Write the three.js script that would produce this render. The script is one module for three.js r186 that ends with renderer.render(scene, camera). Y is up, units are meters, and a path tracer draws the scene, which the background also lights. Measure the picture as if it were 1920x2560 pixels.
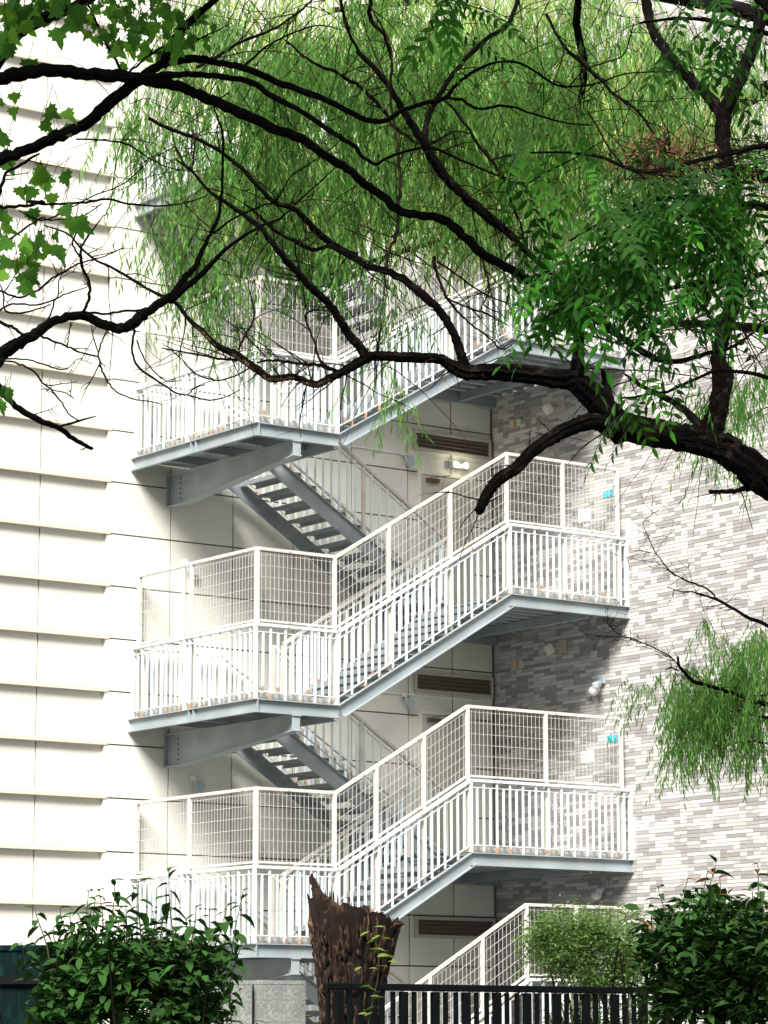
import * as THREE from 'three';
import { mergeGeometries } from 'three/addons/utils/BufferGeometryUtils.js';
import { RoundedBoxGeometry } from 'three/addons/geometries/RoundedBoxGeometry.js';

// ------------------------------------------------------------------ camera, sky, sun, exposure
const scene = new THREE.Scene();
const YAW = 0.6358;                                           // the camera's heading, also the way the foreground trees face
const EYE = new THREE.Vector3(-30.085, 1.6016, 37.806);
const camera = new THREE.PerspectiveCamera(19.0622, 0.75, 0.5, 400);
camera.position.copy(EYE);
camera.rotation.order = 'YXZ';
camera.rotation.set(0.1758, -YAW, -0.0023);
scene.add(camera);

// overcast sky: three times as bright overhead as at the horizon, no sun disc, the same all round
{
  const w = 64, h = 32, data = new Float32Array(w * h * 4);
  for (let j = 0; j < h; j++) {
    const el = ((j + 0.5) / h - 0.5) * Math.PI, s = Math.max(0, Math.sin(el));
    const L = el < 0 ? 0.2 : 0.38 * (1 + 2 * s) / 3 + 0.06;
    for (let i = 0; i < w; i++) data.set([L * 0.97, L * 1.0, L * 1.03, 1], (j * w + i) * 4);
  }
  const sky = new THREE.DataTexture(data, w, h, THREE.RGBAFormat, THREE.FloatType);
  sky.mapping = THREE.EquirectangularReflectionMapping;
  sky.magFilter = sky.minFilter = THREE.LinearFilter;
  sky.needsUpdate = true;
  scene.background = sky;
  scene.environment = sky;
}
const sun = new THREE.DirectionalLight(new THREE.Color(1.0, 0.97, 0.93), 3.15);
sun.position.set(-3 - 53, 6 + 67, 48);
sun.target.position.set(-3, 6, 0);
sun.castShadow = true;
sun.shadow.radius = 44;
sun.shadow.mapSize.set(2048, 2048);
Object.assign(sun.shadow.camera, { left: -45, right: 45, top: 45, bottom: -45, near: 1, far: 160 });
scene.add(sun, sun.target);

const renderer = new THREE.WebGLRenderer({ antialias: true });
renderer.toneMapping = THREE.LinearToneMapping;
renderer.toneMappingExposure = 2.85;
renderer.shadowMap.enabled = true;
renderer.shadowMap.type = THREE.PCFSoftShadowMap;

// ------------------------------------------------------------------ helpers
function rng(seed) { let a = seed >>> 0; return () => { a = (a + 0x6D2B79F5) >>> 0; let t = Math.imul(a ^ (a >>> 15), 1 | a); t = (t + Math.imul(t ^ (t >>> 7), 61 | t)) ^ t; return ((t ^ (t >>> 14)) >>> 0) / 4294967296; }; }
const V = (x, y, z) => new THREE.Vector3(x, y, z);
const C = (r, g, b) => new THREE.Color().setRGB(r, g, b);
const lerp = (a, b, t) => a + (b - a) * t;
const clamp = (x, a, b) => Math.min(b, Math.max(a, x));
const taken = new Map();
function numbered(n) { const k = taken.get(n) || 0; taken.set(n, k + 1); return k ? n + '_' + String(k).padStart(3, '0') : n; }
function shade(o) { o.castShadow = true; o.receiveShadow = true; return o; }
function mesh(name, geo, mat, parent) {
  const g = Array.isArray(geo) ? mergeGeometries(geo.map(x => x.index ? x.toNonIndexed() : x)) : geo;
  const m = shade(new THREE.Mesh(g, mat)); m.name = name; if (parent) parent.add(m); return m;
}
function thing(name, label, category, pos = [0, 0, 0], turn = 0, group) {
  const o = new THREE.Group(); o.name = numbered(name); o.position.set(...pos); o.rotation.y = turn;
  o.userData = { label, category }; if (group) o.userData.group = group; scene.add(o); return o;
}
function struct(name, geo, mat) { const m = mesh(numbered(name), geo, mat, scene); m.userData.kind = 'structure'; return m; }
function stuff(o) { o.userData.kind = 'stuff'; return o; }

// a box whose uv runs in metres
function box(sx, sy, sz, x = 0, y = 0, z = 0, ou = 0, ov = 0) {
  const g = new THREE.BoxGeometry(sx, sy, sz), uv = g.attributes.uv, n = g.attributes.normal;
  for (let i = 0; i < uv.count; i++) {
    const ax = Math.abs(n.getX(i)) > 0.5 ? [sz, sy] : Math.abs(n.getY(i)) > 0.5 ? [sx, sz] : [sx, sy];
    uv.setXY(i, uv.getX(i) * ax[0] + ou, uv.getY(i) * ax[1] + ov);
  }
  g.translate(x, y, z); return g;
}
// a box laid from a to b, w wide (level) and h high (in the upright plane), its axis shifted by off along the local up
function bar(a, b, w, h, up = 0, side = 0, ou = 0) {
  const d = b.clone().sub(a), len = d.length(); d.normalize();
  const upv = Math.abs(d.y) > 0.999 ? V(0, 0, 1) : V(0, 1, 0);
  const sd = d.clone().cross(upv).normalize(), u2 = sd.clone().cross(d);
  const g = box(w, h, len, 0, 0, 0, ou);
  const m = new THREE.Matrix4().makeBasis(sd, u2, d.clone().negate());
  const c = a.clone().add(b).multiplyScalar(0.5).addScaledVector(u2, up).addScaledVector(sd, side);
  m.setPosition(c); g.applyMatrix4(m); return g;
}
function rbox(sx, sy, sz, r, x = 0, y = 0, z = 0, seg = 2) { const g = new RoundedBoxGeometry(sx, sy, sz, seg, r); g.translate(x, y, z); return g; }
function cyl(r1, r2, h, n, x, y, z, rx = 0, rz = 0) { const g = new THREE.CylinderGeometry(r1, r2, h, n); g.rotateX(rx); g.rotateZ(rz); g.translate(x, y, z); return g; }
function paint(g, fn) { // vertex colours from position
  const p = g.attributes.position, a = new Float32Array(p.count * 3);
  for (let i = 0; i < p.count; i++) { const c = fn(p.getX(i), p.getY(i), p.getZ(i), i); a.set(c, i * 3); }
  g.setAttribute('color', new THREE.BufferAttribute(a, 3)); return g;
}
// tileable value noise
function noiseField(seed, P) {
  const r = rng(seed), t = new Float32Array(P * P); for (let i = 0; i < t.length; i++) t[i] = r();
  return (x, y) => { const xi = Math.floor(x), yi = Math.floor(y), fx = x - xi, fy = y - yi, sx = fx * fx * (3 - 2 * fx), sy = fy * fy * (3 - 2 * fy);
    const g = (i, j) => t[((j % P + P) % P) * P + ((i % P + P) % P)];
    return lerp(lerp(g(xi, yi), g(xi + 1, yi), sx), lerp(g(xi, yi + 1), g(xi + 1, yi + 1), sx), sy); };
}
function fbm(seed, P, oct) { const f = []; for (let o = 0; o < oct; o++) f.push(noiseField(seed + o * 17, P << o)); return (u, v, ax = 1, ay = 1) => { let s = 0, a = 0.5, n = 0; for (let o = 0; o < oct; o++) { const k = P << o; s += a * f[o](u * k * ax, v * k * ay); n += a; a *= 0.55; } return s / n; }; }
function texture(size, fn, srgb, rep = 1) {
  const d = new Uint8Array(size * size * 4);
  for (let j = 0; j < size; j++) for (let i = 0; i < size; i++) { const c = fn(i / size, j / size); const k = (j * size + i) * 4; d[k] = clamp(c[0], 0, 1) * 255; d[k + 1] = clamp(c[1], 0, 1) * 255; d[k + 2] = clamp(c[2], 0, 1) * 255; d[k + 3] = 255; }
  const t = new THREE.DataTexture(d, size, size); t.wrapS = t.wrapT = THREE.RepeatWrapping; t.magFilter = THREE.LinearFilter; t.minFilter = THREE.LinearMipmapLinearFilter; t.generateMipmaps = true;
  if (srgb) t.colorSpace = THREE.SRGBColorSpace; t.repeat.set(rep, rep); t.needsUpdate = true; return t;
}
const mix3 = (a, b, t) => [lerp(a[0], b[0], t), lerp(a[1], b[1], t), lerp(a[2], b[2], t)];

// ------------------------------------------------------------------ materials
const nA = fbm(3, 4, 6), nB = fbm(11, 8, 5), nC = fbm(23, 16, 4), nD = fbm(41, 4, 5);
const grey = v => [v, v, v];
const panelMap = texture(512, (u, v) => { const streak = nB(u * 4 % 1, v * 0.25 % 1), s = 0.93 + 0.07 * nA(u, v) - 0.05 * Math.max(0, streak - 0.62) * 2; return [s, s * (0.993 + 0.007 * nC(u, v)), s * (0.975 + 0.02 * nB(u, v))]; }, true, 0.37);
const fineBump = texture(512, (u, v) => grey(0.5 + 0.5 * (nC(u, v) - 0.5)), false, 1.3);
const steelMap = texture(512, (u, v) => { const n = nB(u, v), m = nC(u, v), r = clamp((n * 0.6 + m * 0.4 - 0.665) * 9, 0, 1); const s = 0.86 + 0.14 * nA(u, v); return mix3([s, s, s], [0.56, 0.38, 0.26], r * 0.6); }, true, 0.9);
const beamMap = texture(512, (u, v) => { const n = nB(u, v), m = nC(u, v), chip = clamp((n * 0.5 + m * 0.5 - 0.66) * 22, 0, 1), s = 0.8 + 0.2 * nA(u, v); return mix3([s, s, s], [0.95, 0.86, 0.78], chip); }, true, 0.7);
const barkMap = texture(512, (u, v) => { const a = nA(u, v, 4, 1), b = nC(u, v, 1, 1), s = clamp((a - 0.35) * 1.5, 0, 1) * 0.75 + 0.3 * b; return (b > 0.67 ? [0.95, 0.95, 0.92] : [0.25 + 0.65 * s, 0.235 + 0.61 * s, 0.22 + 0.57 * s]); }, true, 1);
const barkBump = texture(512, (u, v) => { const a = nA(u, v, 5, 1), r = Math.abs(a - 0.5) * 3.2; return grey(clamp(r * 0.75 + 0.25 * nC(u, v, 2, 1), 0, 1)); }, false, 1);
const graniteMap = texture(512, (u, v) => { const a = nC(u, v, 2, 2), b = nB(u, v, 2, 2), s = 0.72 + 0.2 * nA(u, v); return grey((s + (a - 0.5) * 0.4 + (b - 0.5) * 0.3)); }, true, 3.1);
const boardMap = texture(512, (u, v) => { const a = nA(u, v, 6, 0.5), b = nC(u, v, 2, 0.25), s = 0.45 + 0.55 * a; return b > 0.6 ? [s * 1.1, s * 1.12, s * 1.12] : [s * 0.8, s * 0.85, s * 0.85]; }, true, 1.1);

const M = {};
const std = (o) => new THREE.MeshStandardMaterial({ roughness: 0.8, ...o });
const dull = (o) => new THREE.MeshPhysicalMaterial({ roughness: 0.85, specularIntensity: 0.2, ...o });
M.panels = [[0.76, 0.75, 0.685], [0.74, 0.73, 0.665], [0.775, 0.765, 0.705], [0.75, 0.737, 0.67]].map(c => std({ color: C(...c), map: panelMap, bumpMap: fineBump, bumpScale: 0.0006, roughness: 0.75 }));
M.joint = std({ color: C(0.2, 0.15, 0.09), roughness: 0.95 });
M.ledge = std({ color: C(0.62, 0.57, 0.49), map: panelMap });
M.tiles = [[0.62, 0.6, 0.565], [0.54, 0.52, 0.49], [0.36, 0.34, 0.325], [0.31, 0.293, 0.28], [0.43, 0.407, 0.388]].map(c => std({ color: C(...c), roughness: 0.62, bumpMap: fineBump, bumpScale: 0.0008 }));
M.tileMix = std({ color: C(1, 1, 1), vertexColors: true, roughness: 0.62 });
M.grout = std({ color: C(0.36, 0.34, 0.31), roughness: 0.95 });
M.rail = std({ color: C(0.74, 0.76, 0.74), map: steelMap, roughness: 0.55, metalness: 0.0 });
M.baluster = std({ color: C(1, 1, 1), vertexColors: true, roughness: 0.55 });
M.screen = std({ color: C(0.66, 0.64, 0.58), map: steelMap, roughness: 0.6 });
M.wire = std({ color: C(0.52, 0.5, 0.47), roughness: 0.5 });
M.beam = std({ color: C(0.37, 0.425, 0.443), map: beamMap, roughness: 0.6 });
M.deck = std({ color: C(0.37, 0.425, 0.443), map: beamMap, roughness: 0.65 });
M.tread = std({ color: C(0.35, 0.39, 0.4), map: steelMap, roughness: 0.6 });
M.toe = std({ color: C(0.5, 0.5, 0.47), map: steelMap, roughness: 0.7 });
M.rust = std({ color: C(0.15, 0.085, 0.055), roughness: 0.95, map: steelMap });
M.door = std({ color: C(0.5, 0.49, 0.43), map: panelMap, roughness: 0.55 });
M.slat = std({ color: C(0.16, 0.12, 0.09), roughness: 0.6 });
M.white = std({ color: C(0.8, 0.8, 0.77), roughness: 0.5 });
M.greyBlue = std({ color: C(0.42, 0.47, 0.5), roughness: 0.45 });
M.concrete = std({ color: C(0.13, 0.13, 0.125), map: graniteMap, roughness: 0.9 });
M.granite = std({ color: C(0.6, 0.62, 0.58), map: graniteMap, roughness: 0.6, bumpMap: fineBump, bumpScale: 0.0006 });
M.fence = dull({ color: C(0.006, 0.008, 0.009), roughness: 0.7 });
M.board = dull({ color: C(0.006, 0.04, 0.04), map: boardMap, roughness: 0.7 });

// ------------------------------------------------------------------ ground
const FW = V(Math.sin(YAW), 0, -Math.cos(YAW)), RT = V(Math.cos(YAW), 0, Math.sin(YAW));
const place = (u, d) => [EYE.x + RT.x * u + FW.x * d, 0, EYE.z + RT.z * u + FW.z * d];   // u metres to the right of the camera's heading, d metres ahead
{
  const g = new THREE.PlaneGeometry(600, 600); g.rotateX(-Math.PI / 2);
  const uv = g.attributes.uv; for (let i = 0; i < uv.count; i++) uv.setXY(i, uv.getX(i) * 300, uv.getY(i) * 300);
  struct('ground', g, std({ color: C(0.07, 0.068, 0.062), map: graniteMap, roughness: 0.95 }));
  const p = new THREE.PlaneGeometry(17, 8); p.rotateX(-Math.PI / 2); p.translate(-8.5, 0.004, 4.02);
  struct('courtyard_paving', p, M.concrete);
}

// ------------------------------------------------------------------ the cream wing: panels in front of a dark backing, ledges on the recessed part
const TOP = 21, YJ0 = 0.606, DY = 0.7735;                     // joints every 0.77 m
const rowY = []; for (let y = YJ0; y < TOP; y += DY) rowY.push(y);
const cream = thing('panelled_wing', 'cream panel-clad building wing behind the staircase, ribbed with ledges at its left', 'building');
{
  const r = rng(5);
  const wall = mesh('wall', [box(7.6, TOP, 0.4, -3.392, TOP / 2, -0.262), box(9.8, TOP, 0.3, -12.094, TOP / 2, -0.31)], M.joint, cream);
  mesh('corner_trim', box(0.02, TOP, 0.2, -7.206, TOP / 2, -0.1), M.panels[0], cream);
  const cols = [[-7.2, -6.12], [-6.12, -5.012], [-5.012, -3.908], [-3.908, -2.809], [-2.809, -1.72], [-1.72, -0.852], [-0.852, -0.04]];
  const J = 0.022;
  const cache = new Map();
  const panelGeo = (w, h, k) => { const id = w.toFixed(3) + '|' + h.toFixed(3) + '|' + k; if (!cache.has(id)) cache.set(id, box(w, h, 0.06, 0, 0, 0, k * 1.37, k * 2.11)); return cache.get(id); };
  for (let k = -1; k < rowY.length; k++) {
    const y0 = k < 0 ? 0.01 : rowY[k], y1 = k + 1 < rowY.length ? rowY[k + 1] : TOP;
    if (y1 - y0 < 0.1) continue;
    for (const [a, b] of cols) {
      const p = mesh('panel', panelGeo(b - a - J, y1 - y0 - J, Math.floor(r() * 5)), M.panels[Math.floor(r() * 4)], wall);
      p.position.set((a + b) / 2, (y0 + y1) / 2, -0.03 + (r() - 0.5) * 0.003);
    }
    for (let c = 0; c < 4; c++) {                              // recessed field at the left
      const a = -7.2 - 1.108 * (c + 1), b = -7.2 - 1.108 * c;
      const p = mesh('panel', panelGeo(b - a - J, y1 - y0 - J, Math.floor(r() * 5)), M.panels[Math.floor(r() * 4)], wall);
      p.position.set((a + b) / 2, (y0 + y1) / 2, -0.11 + (r() - 0.5) * 0.003);
    }
  }
  // projecting ledges with a sloped top
  const s = new THREE.Shape(); s.moveTo(-0.085, 0); s.lineTo(0.012, 0); s.lineTo(0.012, 0.055); s.lineTo(-0.085, 0.078); s.closePath();
  const lg = new THREE.ExtrudeGeometry(s, { depth: 9.7, bevelEnabled: false }); lg.rotateY(-Math.PI / 2);   // z of the shape runs along -x
  for (const y of rowY) { const m = mesh('ledge', lg, M.ledge, cream); m.position.set(-7.165, y - 0.012, 0); }
}
// vents, doors
const R1 = 1.62, R2 = 4.44, R3 = 8.25, R4 = 12.10, R5 = 15.95, L1 = 3.077, L2 = 6.404, L3 = 10.273, L4 = 14.14;
for (const [y, fl] of [[R4 + 2.92, R4], [R3 + 2.92, R3], [R2 + 2.88, R2], [R1 + 1.9, R1]]) {
  const v = mesh('vent', [box(1.56, 0.045, 0.05, 0, 0.138, 0), box(1.56, 0.045, 0.05, 0, -0.138, 0), box(0.045, 0.231, 0.05, -0.7575, 0, 0), box(0.045, 0.231, 0.05, 0.7575, 0, 0)], M.door, cream);
  v.position.set(-0.845, y, 0.028);
  mesh('vent_back', box(1.468, 0.229, 0.006, 0, 0, -0.019), M.slat, v);
  for (let i = 0; i < 4; i++) { const s = mesh('slat', box(1.466, 0.05, 0.006), M.slat, v); s.position.set(0, 0.088 - i * 0.058, 0.002); s.rotation.x = -0.7; }
}
for (const fl of [R4, R3, R2]) {
  const h = 2.38;
  const d = mesh('door', rbox(1.0, h, 0.03, 0.006, 0, 0, 0), M.door, cream); d.position.set(-0.985, fl + h / 2, 0.022);
  mesh('door_frame', [box(0.05, h + 0.05, 0.05, -0.527, 0.025, 0), box(0.05, h + 0.05, 0.05, 0.527, 0.025, 0), box(1.004, 0.05, 0.05, 0, h / 2 + 0.027, 0)], M.panels[1], d);
  mesh('door_closer', [box(0.24, 0.06, 0.05, -0.28, h / 2 - 0.09, 0.042), bar(V(-0.34, h / 2 - 0.05, 0.08), V(0.02, h / 2 + 0.01, 0.11), 0.02, 0.012)], M.rust, d);
  mesh('handle', [box(0.03, 0.14, 0.02, 0.38, -0.15, 0.026), box(0.12, 0.022, 0.022, 0.33, -0.15, 0.06)], M.greyBlue, d);
}

// ------------------------------------------------------------------ the tiled wing
const tiled = thing('tiled_wing', 'wing faced with long light and dark grey tiles, right of the staircase', 'building');
{
  const wall = mesh('wall', box(0.4, TOP, 13, 0.204, TOP / 2, 6.5 - 0.05), M.grout, tiled);
  const r = rng(77), RH = 0.054, CW = 0.14, rows = Math.floor(18.3 / RH), cells = 50;
  const cand = [];
  const tone = []; const patch = noiseField(9, 64);
  for (let j = 0; j < rows; j++) {
    let prev = 0; const off = (j * 2 % 3) * CW / 3 * 0;
    for (let i = 0; i < cells;) {
      const light = r() < 0.36 + 0.26 * patch(i * 0.31 + 3, j * 0.2) - (prev ? 0.1 : -0.08);
      let n = light ? (r() < 0.5 ? 1 : r() < 0.4 ? 2 : r() < 0.6 ? 3 : 4) : (r() < 0.45 ? 1 : r() < 0.5 ? 2 : 3);
      n = Math.min(n, cells - i);
      const t = light ? (r() < 0.6 ? 0 : 1) : 2 + Math.floor(r() * 3);
      cand.push({ z: (i + n / 2) * CW + off, y: (j + 0.5) * RH + 0.05, n, t });
      prev = light ? 1 : 0; i += n;
    }
  }
  // the 300 that show largest: nearest, clear of the staircase and of the leaves, as single tiles
  const score = c => (c.z > 3.75 && c.z < 6.3 && c.y > 5.6 && c.y < 9.4 ? 10 + c.n * 2 + c.z * 0.3 : c.n * 0.1);
  cand.sort((a, b) => score(b) - score(a));
  const geos = {};
  const tileGeo = n => geos[n] || (geos[n] = rbox(0.012, RH - 0.006, n * CW - 0.006, 0.0022, 0, 0, 0, 1));
  cand.slice(0, 300).forEach(c => { const m = mesh('tile', tileGeo(c.n), M.tiles[c.t], wall); m.position.set(0.002 - r() * 0.002, c.y, c.z); });
  const cols = M.tiles.map(m => m.color);
  const rest = cand.slice(300).map(c => { const g = box(0.012, RH - 0.006, c.n * CW - 0.006, 0.002 - r() * 0.002, c.y, c.z); const k = cols[c.t], f = 0.95 + 0.1 * r(); return paint(g, () => [k.r * f, k.g * f, k.b * f]); });
  stuff(mesh('tiles', rest, M.tileMix, wall));
}

// ------------------------------------------------------------------ the steel staircase
const W = 3.302, XL = -6.832, XF = -5.395, ZB0 = 0.22, ZB1 = 1.5, ZF0 = 1.74;
const XR = { [R1]: -1.998, [R2]: -3.058, [R3]: -2.293, [R4]: -2.25, [R5]: -2.25 };
const stair = thing('steel_staircase', 'white and grey steel switchback fire stair with wire mesh screens against the building', 'staircase');
const rs = rng(31);
const RAILC = [0.68, 0.745, 0.755], RUSTC = [0.42, 0.24, 0.14];
// balusters: a long one from the beam to the handrail and a short one between the thin rails, some rusted at the foot
function balusterGeo(h0, h1, rusty, salt) {
  const g = new THREE.BoxGeometry(0.03, h1 - h0, 0.022, 1, 18, 1); g.translate(0, (h0 + h1) / 2, 0);
  const q = rng(salt), edge = 0.02 + 0.05 * q(), w = 0.92 + 0.1 * q(), e2 = q();
  return paint(g.toNonIndexed(), (x, y, z, i) => { const t = rusty && y - h0 < edge + (x + z) * (e2 - 0.5) * 1.5 ? 1 : 0; return t ? [RUSTC[0] * w, RUSTC[1] * w, RUSTC[2] * w] : [RAILC[0] * w, RAILC[1] * w, RAILC[2] * w]; });
}
const longBars = [], shortBars = [];
for (let k = 0; k < 8; k++) { longBars.push(balusterGeo(0.004, 1.0, k % 2 < 1, 100 + k)); shortBars.push(balusterGeo(0.115, 0.925, k === 3, 200 + k)); }
const HR = 1.05;
// a railing over the line a-b (points on the beam top); outward is the side where nothing stands
function railing(parent, a, b, single, opt = {}) {
  const up = V(0, 1, 0), o = V(0, 0, 0), pt = (h, t = 0) => (t ? b : a).clone().addScaledVector(up, h);
  const pitch = opt.pitch || 0.124;
  const d = b.clone().sub(a), run = Math.hypot(d.x, d.z), ang = Math.atan2(-d.z, d.x);
  const parts = [bar(pt(HR - 0.02), pt(HR - 0.02, 1), 0.062, 0.042), bar(pt(0.932), pt(0.932, 1), 0.02, 0.014), bar(pt(0.105), pt(0.105, 1), 0.02, 0.016)];
  if (opt.posts !== false) for (const t of opt.posts || [0, 1]) { const p = a.clone().lerp(b, t); parts.push(box(0.05, HR - 0.045, 0.05, p.x, p.y + (HR - 0.045) / 2 + 0.002, p.z)); }
  const m = mesh('railing', parts, opt.mat || M.rail, parent);
  const n = Math.round(run / pitch);
  const loose = [];
  for (let i = 1; i < n; i++) {
    const p = a.clone().lerp(b, i / n), k = Math.floor(rs() * 8), geo = (i % 2 ? shortBars : longBars)[k];
    if (single) { const s = mesh('baluster', geo, M.baluster, m); s.position.copy(p); s.rotation.y = ang; }
    else { const g = geo.clone(); g.rotateY(ang); g.translate(p.x, p.y, p.z); loose.push(g); }
  }
  if (loose.length) stuff(mesh('balusters', loose, M.baluster, m));
  return m;
}
// a framed wire mesh screen above a railing: upright posts to the floor, wires in the field above the handrail
function screen(parent, a, b, opt = {}) {
  const up = V(0, 1, 0), H0 = 1.1, H1 = 2.126, at = (t, h) => a.clone().lerp(b, t).addScaledVector(up, h);
  const parts = [bar(at(0, H1 - 0.022), at(1, H1 - 0.022), 0.045, 0.044), bar(at(0, H0), at(1, H0), 0.03, 0.03)];
  const posts = opt.posts || [0, 1];
  for (const t of posts) { const p = a.clone().lerp(b, t); parts.push(box(0.052, H1 - 0.02, 0.052, p.x, p.y + (H1 - 0.02) / 2, p.z)); }
  const m = mesh('mesh_screen', parts, M.screen, parent);
  const d = b.clone().sub(a), run = Math.hypot(d.x, d.z), n = Math.round(run / 0.074), wires = [];
  for (let i = 1; i < n; i++) { const t = i / n; wires.push(bar(at(t, H0 + 0.01), at(t, H1 - 0.03), 0.0052, 0.0052, 0, 0)); }
  for (let h = H0 + 0.14; h < H1 - 0.08; h += 0.158) wires.push(bar(at(0, h), at(1, h), 0.0056, 0.0056, 0, 0));
  stuff(mesh('wire_mesh', wires, M.wire, m));
  return m;
}
// a channel from a to b (top outer edge), its web set back, flanges pointing outward (side = +1: to the right of a-b)
function channel(a, b, depth, fl, side = 1) {
  const s = -side * 1;
  return [bar(a, b, fl, 0.014, -0.007, s * fl / 2), bar(a, b, fl, 0.014, -depth + 0.007, s * fl / 2), bar(a, b, 0.012, depth - 0.028, -depth / 2, s * fl)];
}
const BD = 0.192;
function checker(x0, x1, z0, z1, y) { return box(x1 - x0, 0.02, z1 - z0, (x0 + x1) / 2, y, (z0 + z1) / 2); }
// the left-hand landings
function leftLanding(y, single, mid = true) {
  const E = 0.003;
  const g = mesh('landing', [checker(XL + 0.05, XF, 0.02, W - 0.05, y - 0.03)], M.deck, stair);
  mesh('edge_beam', channel(V(XL, y, 0.01), V(XL, y, W), BD, 0.06, 1), M.beam, g);
  mesh('edge_beam', channel(V(XL + 0.062, y - 0.002, W + 0.002), V(XF + 0.01, y - 0.002, W + 0.002), BD - 0.004, 0.06, 1), M.beam, g);
  mesh('edge_beam', channel(V(XF, y - 0.045, W - 0.08), V(XF, y - 0.045, 0.03), BD - 0.01, 0.05, 1), M.beam, g);
  // stiffeners in the end beam, cross joists, the tapered bracket from the wall
  for (const z of [1.62, 1.74]) mesh('stiffener', box(0.05, BD - 0.03, 0.012, XL + 0.03, y - BD / 2, z), M.beam, g);
  for (const [z, h] of [[0.75, 0.1], [1.68, 0.12], [2.5, 0.1]]) mesh('joist', box(XF - XL - 0.16, h, 0.06, (XL + XF) / 2, y - 0.045 - h / 2, z), M.deck, g);
  const s = new THREE.Shape(); s.moveTo(0, 0); s.lineTo(W - 0.02, 0); s.lineTo(W - 0.02, -0.2); s.lineTo(0.5, -0.46); s.lineTo(0, -0.46); s.closePath();
  const web = new THREE.ExtrudeGeometry(s, { depth: 0.014, bevelEnabled: false }); web.rotateY(-Math.PI / 2); web.translate(0.007, 0, 0);
  const yb = -0.192, pl = [web, bar(V(0, 0, 0.002), V(0, 0, W + 0.02), 0.15, 0.016, -0.002), bar(V(0, -0.47, 0.002), V(0, -0.47, 0.5), 0.15, 0.016), bar(V(0, -0.47, 0.5), V(0, -0.208, W + 0.02), 0.15, 0.016), box(0.14, 0.45, 0.016, 0, -0.235, 0.012), box(0.13, 0.175, 0.01, 0, -0.11, W - 0.005)];
  const flat = pl.map(p => { const q = p.index ? p.toNonIndexed() : p; for (const k of Object.keys(q.attributes)) if (!['position', 'normal', 'uv'].includes(k)) q.deleteAttribute(k); return q; });
  const br = mesh('bracket_beam', flat, M.beam, g); br.position.set(-6.135, y + yb - 0.004, 0);
  const bolts = [];
  for (let i = 0; i < 5; i++) bolts.push(cyl(0.012, 0.012, 0.014, 8, -6.135 - 0.012, y + yb - 0.08 - i * 0.075, 0.3, 0, Math.PI / 2));
  for (const b of bolts) mesh('bolt', b, M.rust, g);
  // toe plates
  mesh('toe_plate', box(0.006, 0.09, W - 0.2, XL + 0.12, y + 0.048, W / 2 + 0.02), M.toe, g);
  mesh('toe_plate', box(XF - XL - 0.2, 0.09, 0.006, (XL + XF) / 2 + 0.03, y + 0.048, W - 0.12), M.toe, g);
  const i = 0.04;
  railing(stair, V(XL + i, y, 0.08), V(XL + i, y, W - i), single, { pitch: 0.128, posts: [0, 0.44, 1] });
  railing(stair, V(XL + i, y, W - i), V(XF - 0.02, y, W - i), single, { posts: [1] });
  const j = 0.105;
  screen(stair, V(XL + j, y, 0.12), V(XL + j, y, W - j), { posts: [0, 0.46, 1] });
  screen(stair, V(XL + j, y, W - j), V(XF - 0.02, y, W - j), { posts: [1] });
}
// the right-hand landings by the doors
function rightLanding(y, single, xb) {
  const x = XR[y];
  const g = mesh('landing', [checker(x, -0.03, ZF0 - 0.05, W - 0.05, y - 0.03), checker(xb, -0.03, 0.02, ZF0 - 0.052, y - 0.031)], M.deck, stair);
  mesh('edge_beam', channel(V(x - 0.01, y - 0.002, W), V(0.0, y - 0.002, W), BD - 0.004, 0.06, 1), M.beam, g);
  mesh('edge_beam', box(0.1, 0.18, 1.6, xb + 0.06, y - 0.135, 0.85), M.beam, g);
  mesh('wall_beam', box(-xb - 0.06, 0.2, 0.1, xb / 2, y - 0.145, 0.07), M.beam, g);
  const n = Math.floor((W - 0.3) / 0.27);
  for (let k = 0; k < n; k++) mesh('deck_rib', box(-x - 0.1, 0.05, 0.1, x / 2 - 0.02, y - 0.067, 0.3 + k * 0.27), M.deck, g);
  mesh('joist', box(0.06, 0.13, W - 0.25, -0.75, y - 0.16, W / 2), M.beam, g);
  mesh('toe_plate', box(-x - 0.1, 0.09, 0.006, x / 2, y + 0.048, W - 0.12), M.toe, g);
  const i = 0.04, j = 0.105;
  railing(stair, V(x, y, W - i), V(-0.03, y, W - i), single, { posts: [0, 1], pitch: 0.121 });
  screen(stair, V(x, y, W - j), V(-0.14, y, W - j), { posts: [0, 0.5, 1] });
}
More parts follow.
